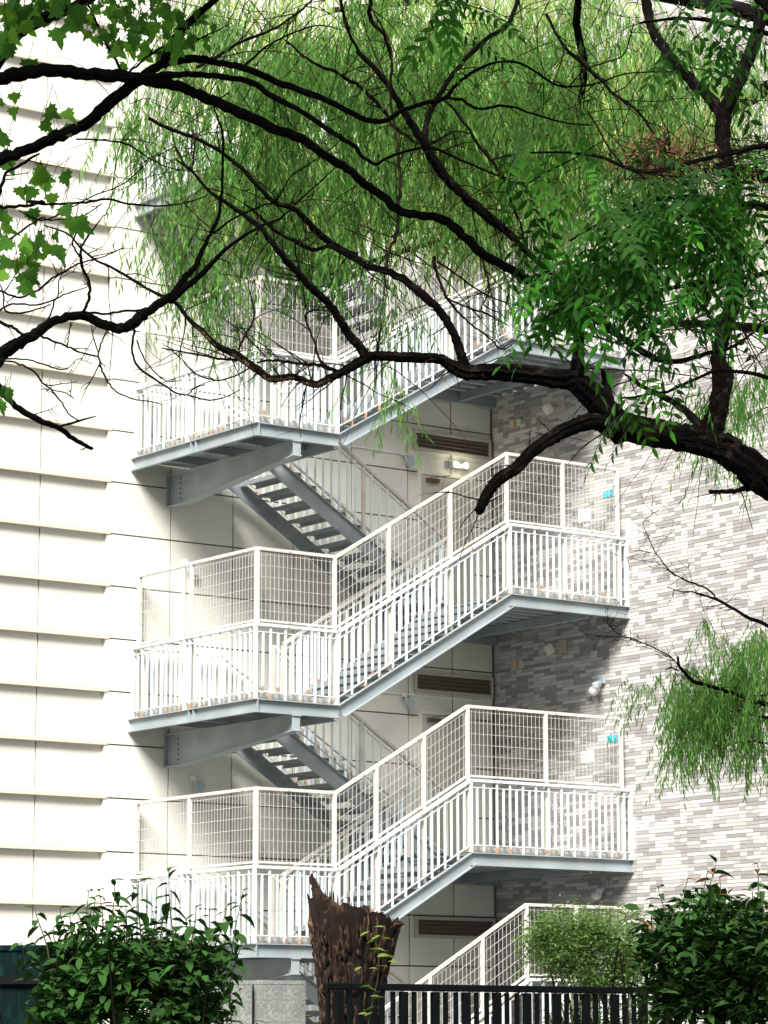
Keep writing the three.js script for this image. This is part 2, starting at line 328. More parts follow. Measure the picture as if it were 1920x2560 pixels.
// a flight from a lower end a to an upper end b at floor height; z0..z1 is its width
function makeFlight(xa, ya, xb, yb, z0, z1, front) {            // a = lower end, b = upper end
  const up = V(0, 1, 0), A = (z) => V(xa, ya, z), B = (z) => V(xb, yb, z), dir = Math.sign(xb - xa);
  const parts = [];
  if (front) parts.push(...channel(A(z1 + 0.003), B(z1 + 0.003), BD, 0.06, 1)); else parts.push(...channel(B(z1), A(z1), 0.24, 0.05, 1).map(q => q));
  const f = mesh('flight', parts, M.beam, stair);
  mesh('stringer', bar(A(z0), B(z0), 0.014, front ? BD : 0.24, front ? -BD / 2 : -0.12, 0), M.beam, f);
  const n = Math.round((yb - ya) / 0.168), rise = (yb - ya) / n, run = (xb - xa) / n;
  const w = z1 - z0 - 0.09, tg = mergeGeometries([box(0.29, 0.012, w), box(0.012, 0.06, w, -dir * 0.139, -0.036, 0), box(0.012, 0.05, w, dir * 0.139, -0.031, 0)]);
  for (let k = 1; k < n; k++) { const t = mesh('tread', tg, M.tread, f); t.position.set(xa + run * (k - 0.5) + dir * 0.02, ya + rise * k - 0.03 - (front ? 0 : 0.02), (z0 + z1) / 2 - 0.012); }
  return f;
}
const sl = 0.6;
// front flights: left landing up to right landing
for (const [lo, hi, single] of [[L1, R2, true], [L2, R3, true], [L3, R4, true], [L4, R5, false]]) {
  makeFlight(XF, lo, XR[hi], hi, ZF0, W, true);
  const i = 0.04, j = 0.105;
  railing(stair, V(XF, lo, W - i), V(XR[hi], hi, W - i), single, { posts: false, pitch: 0.119 });
  screen(stair, V(XF, lo, W - j), V(XR[hi], hi, W - j), { posts: [0.3, 0.66] });
  railing(stair, V(XF + 0.1, lo, ZF0 + 0.02), V(XR[hi], hi, ZF0 + 0.02), false, { mat: M.screen, posts: [0, 0.5, 1] });
}
{ // from the ground up to the lowest landing
  const x0 = XR[R1] - 2.72;
  makeFlight(x0, 0.02, XR[R1], R1, ZF0, W, true);
  railing(stair, V(x0, 0.02, W - 0.04), V(XR[R1], R1, W - 0.04), false, { posts: [0.002] });
  screen(stair, V(x0, 0.02, W - 0.105), V(XR[R1], R1, W - 0.105), { posts: [0, 0.35, 0.7] });
  railing(stair, V(x0, 0.02, ZF0 + 0.02), V(XR[R1], R1, ZF0 + 0.02), false, { mat: M.screen, posts: [0, 0.5, 1] });
}
// back flights: right landing up to left landing, against the wall
const backX = {};
for (const [lo, hi] of [[R1, L1], [R2, L2], [R3, L3], [R4, L4]]) {
  const xt = -5.3, xb = xt + (hi - lo) / 0.62; backX[lo] = xb;
  makeFlight(xb, lo, xt, hi, ZB0, ZB1, false);
  railing(stair, V(xb, lo, ZB1 - 0.02), V(xt + 0.02, hi, ZB1 - 0.02), false, { mat: M.screen, posts: [0, 0.5, 1], pitch: 0.15 });
  railing(stair, V(xb, lo, 0.16), V(xt, hi, 0.16), false, { mat: M.rail, posts: [0, 0.5, 1], pitch: 0.15 });
  railing(stair, V(XL + 0.2, hi, 0.16), V(xt, hi, 0.16), false, { mat: M.rail, posts: [0], pitch: 0.15 });
}
for (const [y, s] of [[L1, true], [L2, true], [L3, true], [L4, false]]) leftLanding(y, s);
for (const [y, s] of [[R1, false], [R2, true], [R3, true], [R4, true], [R5, false]]) rightLanding(y, s, Math.min(backX[y] ?? -2.1, XR[y] + 0.9));

// ------------------------------------------------------------------ fittings on the walls
function discFitting(x, y, label) {
  const t = thing('disc_fitting', label, 'wall fitting', [x, y, 0.002], 0, 'round disc fittings on the cream wall');
  mesh('bracket', [rbox(0.07, 0.06, 0.07, 0.008, -0.08, 0.13, 0.037), box(0.02, 0.12, 0.02, -0.06, 0.06, 0.06)], M.white, t);
  const d = new THREE.CylinderGeometry(0.085, 0.078, 0.05, 24); d.rotateX(Math.PI / 2 - 0.15); d.translate(0, 0, 0.09); mesh('disc', d, M.greyBlue, t);
}
discFitting(-1.74, 10.786, 'round grey disc fitting left of the door with the lit emergency lamps');
discFitting(-1.755, 6.96, 'round grey disc fitting left of the rusty door closer, below the middle vent');
discFitting(-5.8, 8.68, 'round grey disc fitting behind the mesh of the middle left landing');
discFitting(-5.64, 5.47, 'round grey disc fitting above the mesh of the lowest left landing');
{
  const t = thing('conduit', 'thin white conduit running level above the door with lit lamps', 'pipe', [0, 10.915, 0.014]);
  mesh('pipe', bar(V(-2.83, 0.01, 0), V(-0.25, -0.01, 0), 0.022, 0.022), M.white, t);
  mesh('saddle', [box(0.03, 0.05, 0.02, -1.3, 0, 0), box(0.03, 0.05, 0.02, -2.3, 0.005, 0)], M.white, t);
  const t2 = thing('conduit', 'thin white conduit running level above the door with rusty closer', 'pipe', [0, 7.105, 0.014]);
  mesh('pipe', bar(V(-2.6, 0.01, 0), V(-0.3, -0.01, 0), 0.022, 0.022), M.white, t2);
  const t3 = thing('conduit', 'thin white upright conduit behind the mesh of the middle left landing', 'pipe', [-5.9, 6.5, 0.02]);
  mesh('pipe', bar(V(0, 0, 0), V(0, 2.28, 0), 0.03, 0.03), M.white, t3);
}
{ // twin emergency lamps, lit
  const t = thing('emergency_light', 'pair of lit emergency lamp heads above the door, below a vent', 'lamp', [-0.75, 10.84, 0.002]);
  mesh('housing', rbox(0.3, 0.09, 0.06, 0.012, 0, 0, 0.032), M.white, t);
  const glow = std({ color: C(0.9, 0.88, 0.8), emissive: C(1, 0.93, 0.72), emissiveIntensity: 1.3 });
  for (const x of [-0.105, 0.105]) {
    mesh('lamp_head', cyl(0.055, 0.045, 0.06, 20, x, 0.0, 0.095, Math.PI / 2), M.white, t);
    const l = new THREE.SphereGeometry(0.05, 20, 10, 0, Math.PI * 2, 0, Math.PI / 2); l.scale(1, 0.45, 1); l.rotateX(Math.PI / 2); l.translate(x, 0, 0.126); mesh('lens', l, glow, t);
    const p = new THREE.PointLight(C(1, 0.93, 0.72), 0.06, 0, 2); p.position.set(x, 0, 0.19); p.castShadow = true; t.add(p);
  }
}
function signTexture(w, h, draw) { const c = document.createElement('canvas'); c.width = w; c.height = h; draw(c.getContext('2d'), w, h); const t = new THREE.CanvasTexture(c); t.colorSpace = THREE.SRGBColorSpace; t.magFilter = THREE.LinearFilter; return t; }
const glyph = (g, x, y, s, r) => { for (let k = 0; k < 4; k++) { g.beginPath(); const v = r() < 0.5; const a = r() * s, b = r() * s; g.moveTo(x + (v ? a : 0.05 * s), y + (v ? 0.05 * s : b)); g.lineTo(x + (v ? a : 0.95 * s), y + (v ? 0.95 * s : b)); g.stroke(); } };
const cyanMap = signTexture(128, 64, (g, w, h) => { g.fillStyle = '#1fb3c9'; g.fillRect(0, 0, w, h); const r = rng(4); g.strokeStyle = '#9be3ee'; g.lineWidth = 2; for (let i = 0; i < 3; i++) glyph(g, 22 + i * 30, 10, 22, r); g.lineWidth = 2; g.beginPath(); g.moveTo(20, 48); g.lineTo(108, 48); g.stroke(); });
const noticeMap = signTexture(128, 96, (g, w, h) => { g.fillStyle = '#f4f3ee'; g.fillRect(0, 0, w, h); const r = rng(8); g.strokeStyle = '#9a978f'; g.lineWidth = 3; for (let j = 0; j < 2; j++) for (let i = 0; i < 4; i++) glyph(g, 12 + i * 27, 14 + j * 38, 22, r); });
function sign(name, label, category, z, y, w, h, map, group) {
  const t = thing(name, label, category, [-0.008, y, z], -Math.PI / 2, group);
  mesh('plate', rbox(w, h, 0.008, 0.003), M.white, t);
  const f = new THREE.PlaneGeometry(w - 0.006, h - 0.006); f.translate(0, 0, 0.0065); mesh('print', f, std({ map, roughness: 0.45 }), t);
}
sign('wall_sign', 'small cyan sign on the tiled wall behind the upper mesh screen', 'sign', 2.86, 10.047, 0.25, 0.118, cyanMap, 'cyan floor signs');
sign('wall_sign', 'small cyan sign on the tiled wall behind the lower mesh screen', 'sign', 2.865, 6.285, 0.25, 0.11, cyanMap, 'cyan floor signs');
sign('notice', 'white paper notice below the upper cyan sign', 'notice', 2.275, 9.79, 0.295, 0.2, noticeMap, 'white notices');
sign('notice', 'white paper notice below the lower cyan sign', 'notice', 2.263, 6.052, 0.3, 0.185, noticeMap, 'white notices');
function flood(z, y, label) {
  const t = thing('floodlight', label, 'lamp', [-0.004, y, z], -Math.PI / 2, 'floodlights under the right landings');
  mesh('bracket', [rbox(0.16, 0.2, 0.05, 0.008, 0.06, 0.03, 0.028), bar(V(0.02, 0, 0.05), V(-0.04, -0.02, 0.16), 0.03, 0.03)], M.ledge, t);
  const h = rbox(0.2, 0.16, 0.1, 0.02); h.rotateX(0.5); h.rotateY(-0.4); h.translate(-0.06, -0.02, 0.2); mesh('lamp_head', h, M.panels[0], t);
}
flood(1.72, 11.58, 'cream floodlight on the tiled wall just above the broken branch');
flood(1.68, 7.78, 'cream floodlight on the tiled wall under the middle right landing');
function twin(z, y, label, two) {
  const t = thing('switch_box', label, 'wall box', [-0.004, y, z], -Math.PI / 2, 'small boxes on the tiled wall');
  mesh('box', [rbox(0.1, 0.12, 0.06, 0.008, 0, 0, 0.032)], std({ color: C(0.66, 0.52, 0.36), roughness: 0.6 }), t);
  mesh('box', [rbox(0.1, 0.1, 0.05, 0.008, 0.15, 0.0, 0.027)], M.panels[1], t);
}
twin(0.575, 11.52, 'pair of small boxes on the tiled wall under the upper right landing');
twin(0.58, 7.63, 'pair of small boxes on the tiled wall under the middle right landing');
function securityCamera(z, y, label) {
  const t = thing('security_camera', label, 'camera', [-0.004, y, z], -Math.PI / 2, 'security cameras');
  mesh('mount', [rbox(0.1, 0.12, 0.06, 0.01, 0, 0.06, 0.032), bar(V(0, 0.02, 0.06), V(0.02, -0.02, 0.18), 0.03, 0.03)], M.greyBlue, t);
  const b = rbox(0.09, 0.09, 0.24, 0.02); b.rotateX(0.25); b.rotateY(0.6); b.translate(0.06, -0.03, 0.2); mesh('body', b, M.greyBlue, t);
  const d = new THREE.SphereGeometry(0.075, 20, 12); d.scale(1.2, 1, 1); d.translate(-0.17, -0.1, 0.08); mesh('dome', d, M.white, t);
}
securityCamera(2.68, 7.13, 'grey and white security camera on the tiled wall left of the hanging leaves');
securityCamera(2.69, 4.04, 'white security camera under the lowest right landing');

// ------------------------------------------------------------------ fence, granite wall, board fence
{
  const f0 = place(-0.431, 22), len = 3.1, N = 12;
  const fence = thing('black_fence', 'black metal fence with square bars at the bottom of the picture', 'fence', [f0[0], 0, f0[2]], 0);
  // runs along the building, so away to the right
  mesh('top_rail', rbox(len, 0.05, 0.06, 0.008, len / 2, 2.075, 0), M.fence, fence);
  mesh('bottom_rail', rbox(len, 0.05, 0.05, 0.008, len / 2, 0.2, 0), M.fence, fence);
  const wide = rbox(0.058, 1.82, 0.05, 0.006, 0, 1.135, 0, 1), thin = rbox(0.03, 1.82, 0.03, 0.004, 0, 1.135, 0, 1);
  for (let k = 0; k * 0.096 < len - 0.03; k++) { const b = mesh('bar', k % 3 === 1 ? wide : thin, M.fence, fence); b.position.x = 0.03 + k * 0.096; }
}
{
  const g0 = place(-1.45, 22.35);
  const w = thing('granite_wall', 'speckled grey granite slab wall between the shrub and the stump', 'wall', [g0[0], 0, g0[2]], -YAW + 0.55);
  mesh('core', box(1.0, 2.06, 0.16, 0.5, 1.03, -0.15), M.concrete, w);
  mesh('slab', box(0.556, 2.1, 0.06, 0.278, 1.05, -0.03), M.granite, w);
  mesh('slab', box(0.405, 2.104, 0.06, 0.808, 1.052, -0.03, 0.7, 0.3), M.granite, w);
  mesh('coping', box(0.558, 0.03, 0.19, 0.277, 2.118, -0.095), M.granite, w);
  mesh('coping', box(0.407, 0.03, 0.19, 0.808, 2.122, -0.095), M.granite, w);
}
{
  const b0 = place(-3.3, 18);
  const f = thing('board_fence', 'dark teal board fence behind the left shrub', 'fence', [b0[0], 0, b0[2]], -YAW);
  for (let k = 0; k < 13; k++) { const m = mesh('board', box(0.121, 2.18, 0.024, 0, 1.11, 0, k * 0.37, k * 0.71), M.board, f); m.position.set(k * 0.122, 0, (k % 2) * 0.004); }
  mesh('rail', box(1.6, 0.05, 0.04, 0.73, 2.03, 0.034), M.fence, f); mesh('rail', box(1.6, 0.05, 0.04, 0.73, 0.4, 0.034), M.fence, f);
  mesh('cap', box(1.6, 0.03, 0.06, 0.73, 2.216, 0), M.board, f);
}

// ------------------------------------------------------------------ growth measured in metres from each plant's foot: limbs as [x, y, z, radius], clumps as [x, y, z, rx, ry, rz, count]
const TRACE_L = [
  [[1.201,5.785,-0.0,0.0398],[1.379,6.07,-0.103,0.0348],[1.549,6.345,-0.13,0.03],[1.638,6.458,-0.117,0.0289],[1.736,6.525,-0.126,0.0279],[1.832,6.585,-0.165,0.0258],[1.905,6.633,-0.216,0.0237],[1.976,6.705,-0.287,0.0217],[2.046,6.821,-0.379,0.0196]],
  [[1.175,5.858,-0.015,0.0426],[1.288,6.117,-0.033,0.0383],[1.429,6.189,-0.044,0.0341],[1.561,6.209,-0.053,0.032],[1.671,6.246,-0.06,0.0309],[1.792,6.262,-0.066,0.0288],[1.925,6.246,-0.071,0.0278],[2.059,6.238,-0.075,0.0267],[2.159,6.231,-0.076,0.0267],[2.237,6.216,-0.077,0.0256],[2.315,6.2,-0.077,0.0246],[2.404,6.184,-0.076,0.0235],[2.482,6.153,-0.075,0.023],[2.561,6.115,-0.073,0.023],[2.672,6.068,-0.07,0.023],[2.784,6.014,-0.067,0.0224],[2.895,5.961,-0.063,0.0219],[3.006,5.914,-0.06,0.0219],[3.117,5.832,-0.057,0.0208],[3.228,5.763,-0.056,0.0203],[3.316,5.683,-0.057,0.0192],[3.403,5.617,-0.059,0.0192],[3.469,5.558,-0.062,0.0192],[3.569,5.537,-0.068,0.0192],[3.679,5.522,-0.075,0.0192],[3.745,5.472,-0.083,0.0192],[3.822,5.407,-0.093,0.0193],[3.864,5.364,-0.101,0.0205],[3.984,5.297,-0.119,0.0196],[4.104,5.227,-0.141,0.0192],[4.224,5.171,-0.164,0.0188],[4.335,5.106,-0.188,0.0179],[4.447,5.04,-0.213,0.0171],[4.54,4.974,-0.234,0.0162],[4.633,4.917,-0.254,0.0153],[4.726,4.873,-0.271,0.0135],[4.82,4.872,-0.286,0.0117],[4.943,4.909,-0.303,0.01],[5.056,4.94,-0.317,0.0082],[5.142,4.989,-0.325,0.0059],[5.256,5.077,-0.333,0.0036]],
  [[1.183,5.626,-0.0,0.0398],[1.353,5.725,-0.029,0.0341],[1.568,5.813,-0.058,0.0299],[1.676,5.857,-0.071,0.0299],[1.807,5.924,-0.085,0.031],[1.938,5.985,-0.096,0.0289],[2.036,6.069,-0.105,0.0278],[2.134,6.164,-0.113,0.0279],[2.211,6.224,-0.119,0.0257],[2.277,6.278,-0.125,0.0214],[2.354,6.323,-0.131,0.0193],[2.488,6.347,-0.141,0.0182],[2.611,6.327,-0.152,0.0161],[2.733,6.302,-0.166,0.0156],[2.867,6.25,-0.186,0.0151],[3.001,6.204,-0.209,0.0146],[3.169,6.145,-0.244,0.013],[3.293,6.084,-0.275,0.0119],[3.404,6.077,-0.302,0.0109],[3.495,6.136,-0.327,0.0109],[3.586,6.178,-0.352,0.0109],[3.7,6.217,-0.382,0.0098],[3.781,6.316,-0.411,0.0088],[3.908,6.404,-0.446,0.0077],[4.024,6.436,-0.472,0.0071],[4.116,6.413,-0.491,0.0066],[4.243,6.337,-0.517,0.0066],[4.324,6.323,-0.528,0.0061],[4.463,6.345,-0.543,0.0055],[4.602,6.396,-0.552,0.0044],[4.787,6.408,-0.554,0.0033],[4.936,6.406,-0.549,0.0022]],
  [[2.248,6.216,-0.077,0.0182],[2.338,6.232,-0.057,0.016],[2.485,6.226,-0.022,0.0149],[2.62,6.202,0.014,0.0143],[2.777,6.159,0.058,0.0143],[2.878,6.08,0.088,0.0132],[3.011,5.995,0.121,0.0121],[3.143,5.896,0.144,0.0116],[3.263,5.813,0.156,0.0105],[3.296,5.767,0.159,0.0089],[3.361,5.721,0.161,0.0074],[3.404,5.743,0.162,0.0068],[3.502,5.782,0.164,0.0068],[3.622,5.797,0.169,0.0063],[3.763,5.735,0.185,0.0063],[3.913,5.657,0.221,0.0052],[4.051,5.591,0.273,0.0047],[4.177,5.638,0.34,0.0041],[4.292,5.678,0.411,0.0031],[4.405,5.731,0.488,0.0022]],
  [[2.338,6.302,-0.129,0.0204],[2.364,6.345,-0.066,0.0203],[2.429,6.426,0.003,0.0191],[2.508,6.5,0.024,0.0175],[2.604,6.528,0.171,0.0157],[2.703,6.541,0.391,0.0134]],
  [[2.148,6.245,-0.076,0.0075],[2.109,6.33,-0.124,0.007],[2.039,6.48,-0.253,0.0065],[1.992,6.588,-0.257,0.0054],[1.96,6.648,-0.227,0.0043],[1.916,6.75,-0.312,0.0038]],
  [[2.181,6.256,-0.076,0.0064],[2.264,6.36,-0.143,0.0059],[2.327,6.414,-0.182,0.0054],[2.441,6.423,-0.157,0.0048],[2.554,6.466,-0.147,0.0043],[2.656,6.587,-0.327,0.0027]],
  [[2.722,6.307,-0.164,0.0059],[2.786,6.395,-0.234,0.0054],[2.852,6.459,-0.268,0.0049],[2.965,6.517,-0.265,0.0043],[3.087,6.598,-0.397,0.0033],[3.198,6.638,-0.583,0.0022]],
  [[3.7,6.217,-0.382,0.0076],[3.78,6.221,-0.411,0.0077],[3.871,6.177,-0.423,0.0066],[3.996,6.192,-0.415,0.006],[4.136,6.169,-0.475,0.0049],[4.305,6.171,-0.635,0.0039],[4.445,6.166,-0.66,0.0028]],
  [[3.589,5.809,0.168,0.0063],[3.656,5.856,0.085,0.0058],[3.739,5.982,-0.174,0.0048],[3.818,5.983,-0.198,0.0032]],
  [[4.324,6.323,-0.528,0.005],[4.409,6.429,-0.579,0.0044],[4.523,6.507,-0.704,0.0039],[4.624,6.587,-0.798,0.0034],[4.666,6.716,-0.713,0.0028]],
  [[1.395,4.534,-0.0,0.0426],[1.493,4.743,-0.066,0.0389],[1.58,4.86,-0.115,0.0352],[1.624,4.906,-0.138,0.0297],[1.677,4.945,-0.164,0.0259],[1.744,4.994,-0.198,0.0228],[1.804,5.053,-0.233,0.0205],[1.88,5.095,-0.273,0.019],[1.95,5.112,-0.306,0.019],[2.004,5.093,-0.334,0.0214],[2.067,5.074,-0.364,0.0231],[2.146,5.071,-0.398,0.0239],[2.216,5.133,-0.432,0.024],[2.271,5.177,-0.455,0.0232],[2.335,5.225,-0.478,0.0216],[2.383,5.271,-0.494,0.0201],[2.431,5.348,-0.512,0.0169],[2.479,5.411,-0.524,0.0145],[2.519,5.508,-0.536,0.0129],[2.551,5.587,-0.544,0.0113],[2.584,5.648,-0.549,0.0097],[2.599,5.754,-0.557,0.0081],[2.605,6.082,-0.605,0.0078],[2.58,6.187,-0.634,0.0067],[2.555,6.281,-0.666,0.0056],[2.627,6.355,-0.71,0.0033]],
  [[2.351,5.221,-0.48,0.016],[2.419,5.262,-0.442,0.0144],[2.495,5.321,-0.408,0.0128],[2.57,5.389,-0.379,0.0111],[2.629,5.441,-0.35,0.0095],[2.721,5.492,-0.29,0.0083],[2.823,5.525,-0.198,0.0071],[2.906,5.536,-0.118,0.0059],[2.997,5.593,-0.02,0.0048],[3.119,5.693,0.026,0.0037],[3.196,5.78,0.002,0.0027]],
  [[2.564,5.582,-0.544,0.0072],[2.671,5.689,-0.632,0.0061],[2.802,5.766,-0.695,0.0049],[2.869,5.794,-0.7,0.0045],[2.942,5.923,-0.715,0.0039],[3.078,6.062,-0.859,0.0034],[3.192,6.218,-1.053,0.0023]],
  [[1.942,5.11,-0.301,0.0103],[1.976,5.18,-0.278,0.0095],[1.986,5.248,-0.251,0.0087],[1.956,5.32,-0.207,0.0079],[1.952,5.39,-0.154,0.0071],[1.998,5.456,-0.092,0.0058],[2.058,5.517,-0.042,0.0047],[2.099,5.577,-0.02,0.0039],[2.143,5.89,-0.052,0.0032],[2.235,5.967,-0.002,0.0022]],
  [[1.95,5.125,-0.298,0.0059],[2.033,5.134,-0.373,0.0064],[2.12,5.176,-0.5,0.0064],[2.209,5.24,-0.721,0.0065],[2.269,5.258,-0.697,0.0057]],
  [[1.492,5.202,-0.0,0.0077],[1.581,5.166,-0.055,0.0066],[1.671,5.151,-0.111,0.0062],[1.749,5.21,-0.199,0.0059],[1.795,5.282,-0.285,0.0055],[1.843,5.335,-0.359,0.0052],[1.909,5.394,-0.422,0.0048],[1.99,5.423,-0.436,0.004],[2.066,5.443,-0.416,0.0032],[2.133,5.472,-0.398,0.0022]],
  [[1.478,5.07,-0.0,0.0101],[1.601,4.987,0.074,0.0089],[1.669,4.946,0.107,0.0085],[1.727,4.908,0.129,0.0077],[1.8,4.896,0.146,0.0069],[1.873,4.868,0.16,0.0065],[1.93,4.841,0.175,0.0061],[2.013,4.8,0.208,0.0057],[2.079,4.775,0.25,0.0053],[2.1,4.708,0.299,0.0049],[2.139,4.628,0.371,0.0045],[2.193,4.564,0.445,0.0041],[2.269,4.515,0.525,0.0037],[2.342,4.495,0.581,0.003],[2.405,4.474,0.609,0.0022]],
  [[2.081,4.779,0.25,0.0042],[2.082,4.869,0.122,0.0038],[2.101,4.939,0.066,0.0035]],
  [[2.077,4.807,0.213,0.0031],[2.046,4.9,0.162,0.0031],[2.014,5.006,-0.078,0.0023]],
  [[2.19,5.064,-0.408,0.0064],[2.19,4.933,-0.332,0.0059],[2.234,4.831,-0.246,0.0055],[2.343,4.732,-0.101,0.0047],[2.422,4.663,-0.011,0.0043],[2.479,4.644,0.022,0.0039],[2.583,4.618,0.03,0.0035],[2.662,4.633,0.033,0.0027],[2.727,4.655,0.077,0.0022]],
  [[2.206,5.002,-0.375,0.004],[2.243,4.915,-0.435,0.0036],[2.304,4.871,-0.611,0.0032],[2.346,4.874,-0.721,0.0029],[2.406,4.879,-0.708,0.0022]],
  [[2.479,4.644,0.022,0.0027],[2.509,4.713,-0.126,0.0023],[2.555,4.719,-0.099,0.0022]],
  [[1.485,4.881,-0.101,0.007],[1.593,4.825,-0.015,0.0058],[1.669,4.8,0.02,0.0058],[1.751,4.761,0.033,0.0054],[1.802,4.697,0.061,0.005],[1.858,4.643,0.126,0.0046],[1.93,4.537,0.28,0.0042],[1.962,4.481,0.357,0.0042],[2.015,4.441,0.418,0.0041]],
  [[1.858,4.647,0.126,0.0031],[1.903,4.654,0.035,0.0027],[1.955,4.617,0.075,0.0022]],
  [[1.458,4.81,-0.073,0.0234],[1.575,4.718,-0.176,0.018],[1.62,4.667,-0.209,0.0157],[1.693,4.61,-0.212,0.0142],[1.776,4.565,-0.195,0.0126],[1.856,4.535,-0.209,0.0114],[1.913,4.501,-0.282,0.0099],[1.96,4.487,-0.376,0.0088],[1.991,4.481,-0.44,0.008]],
  [[1.855,4.542,-0.209,0.0047],[1.899,4.564,-0.248,0.0055],[1.952,4.57,-0.198,0.0051],[2.01,4.639,-0.429,0.0022]],
  [[1.609,4.828,-0.01,0.0039],[1.708,4.832,-0.046,0.0035],[1.788,4.812,-0.05,0.0035],[1.85,4.809,-0.145,0.0031],[1.888,4.829,-0.234,0.0028],[1.922,4.883,-0.293,0.0024],[1.964,4.891,-0.274,0.0022]],
  [[1.516,5.013,0.032,0.0066],[1.588,5.067,-0.019,0.0058],[1.632,5.097,-0.043,0.0054],[1.683,5.111,-0.085,0.0051],[1.744,5.131,-0.179,0.0047],[1.797,5.173,-0.284,0.0043],[1.838,5.214,-0.347,0.004],[1.901,5.244,-0.365,0.0032],[1.979,5.257,-0.317,0.0022]],
  [[1.582,5.197,-0.047,0.0031],[1.597,5.15,-0.059,0.0039],[1.599,5.092,-0.121,0.0043],[1.644,5.097,-0.211,0.0043],[1.714,5.114,-0.23,0.0039],[1.814,5.118,-0.128,0.0027]],
  [[1.762,5.035,-0.213,0.0035],[1.801,5.1,-0.257,0.0036],[1.806,5.189,-0.346,0.0036],[1.823,5.228,-0.367,0.0032],[1.832,5.281,-0.313,0.0028],[1.859,5.325,-0.286,0.0024],[1.861,5.371,-0.336,0.0022]],
  [[1.93,4.841,0.175,0.0031],[1.922,4.946,0.037,0.0031],[1.909,5.043,-0.161,0.0027]],
  [[1.531,5.598,-0.0,0.0101],[1.578,5.57,-0.019,0.0093],[1.67,5.583,-0.053,0.0086],[1.778,5.614,-0.089,0.0078],[1.699,5.62,-0.104,0.0075],[1.798,5.61,-0.11,0.0064],[1.954,5.613,-0.102,0.0059],[2.075,5.631,-0.107,0.0054],[2.183,5.618,-0.141,0.0048],[2.331,5.635,-0.243,0.0043],[2.458,5.689,-0.353,0.0033],[2.544,5.742,-0.416,0.0022]],
  [[1.663,5.561,-0.048,0.0039],[1.764,5.521,-0.084,0.0047],[1.843,5.548,-0.093,0.0043],[1.916,5.588,-0.087,0.0039],[2.032,5.649,-0.089,0.0037],[2.158,5.729,-0.166,0.0032],[2.257,5.872,-0.298,0.0027],[2.389,5.965,-0.338,0.0022]],
  [[1.535,5.526,-0.013,0.0106],[1.594,5.604,0.113,0.0095],[1.628,5.685,0.143,0.0084],[1.714,5.743,0.138,0.0074],[1.798,5.732,0.306,0.0062]],
  [[1.584,5.374,-0.0,0.0054],[1.629,5.413,-0.02,0.005],[1.681,5.461,-0.046,0.0047],[1.757,5.546,-0.143,0.0043],[1.8,5.557,-0.206,0.0038],[1.938,5.591,-0.267,0.0032],[2.045,5.632,-0.19,0.0027]],
  [[1.939,5.546,-0.267,0.0047],[1.88,5.513,-0.455,0.0048],[1.904,5.469,-0.546,0.0056],[1.928,5.398,-0.567,0.0048]],
  [[1.928,5.926,-0.093,0.0048],[2.032,5.944,-0.169,0.0048],[2.146,5.958,-0.275,0.0049],[2.256,5.899,-0.312,0.0043],[2.347,5.849,-0.3,0.0038],[2.467,5.846,-0.369,0.0033],[2.538,5.894,-0.495,0.0022]]
];
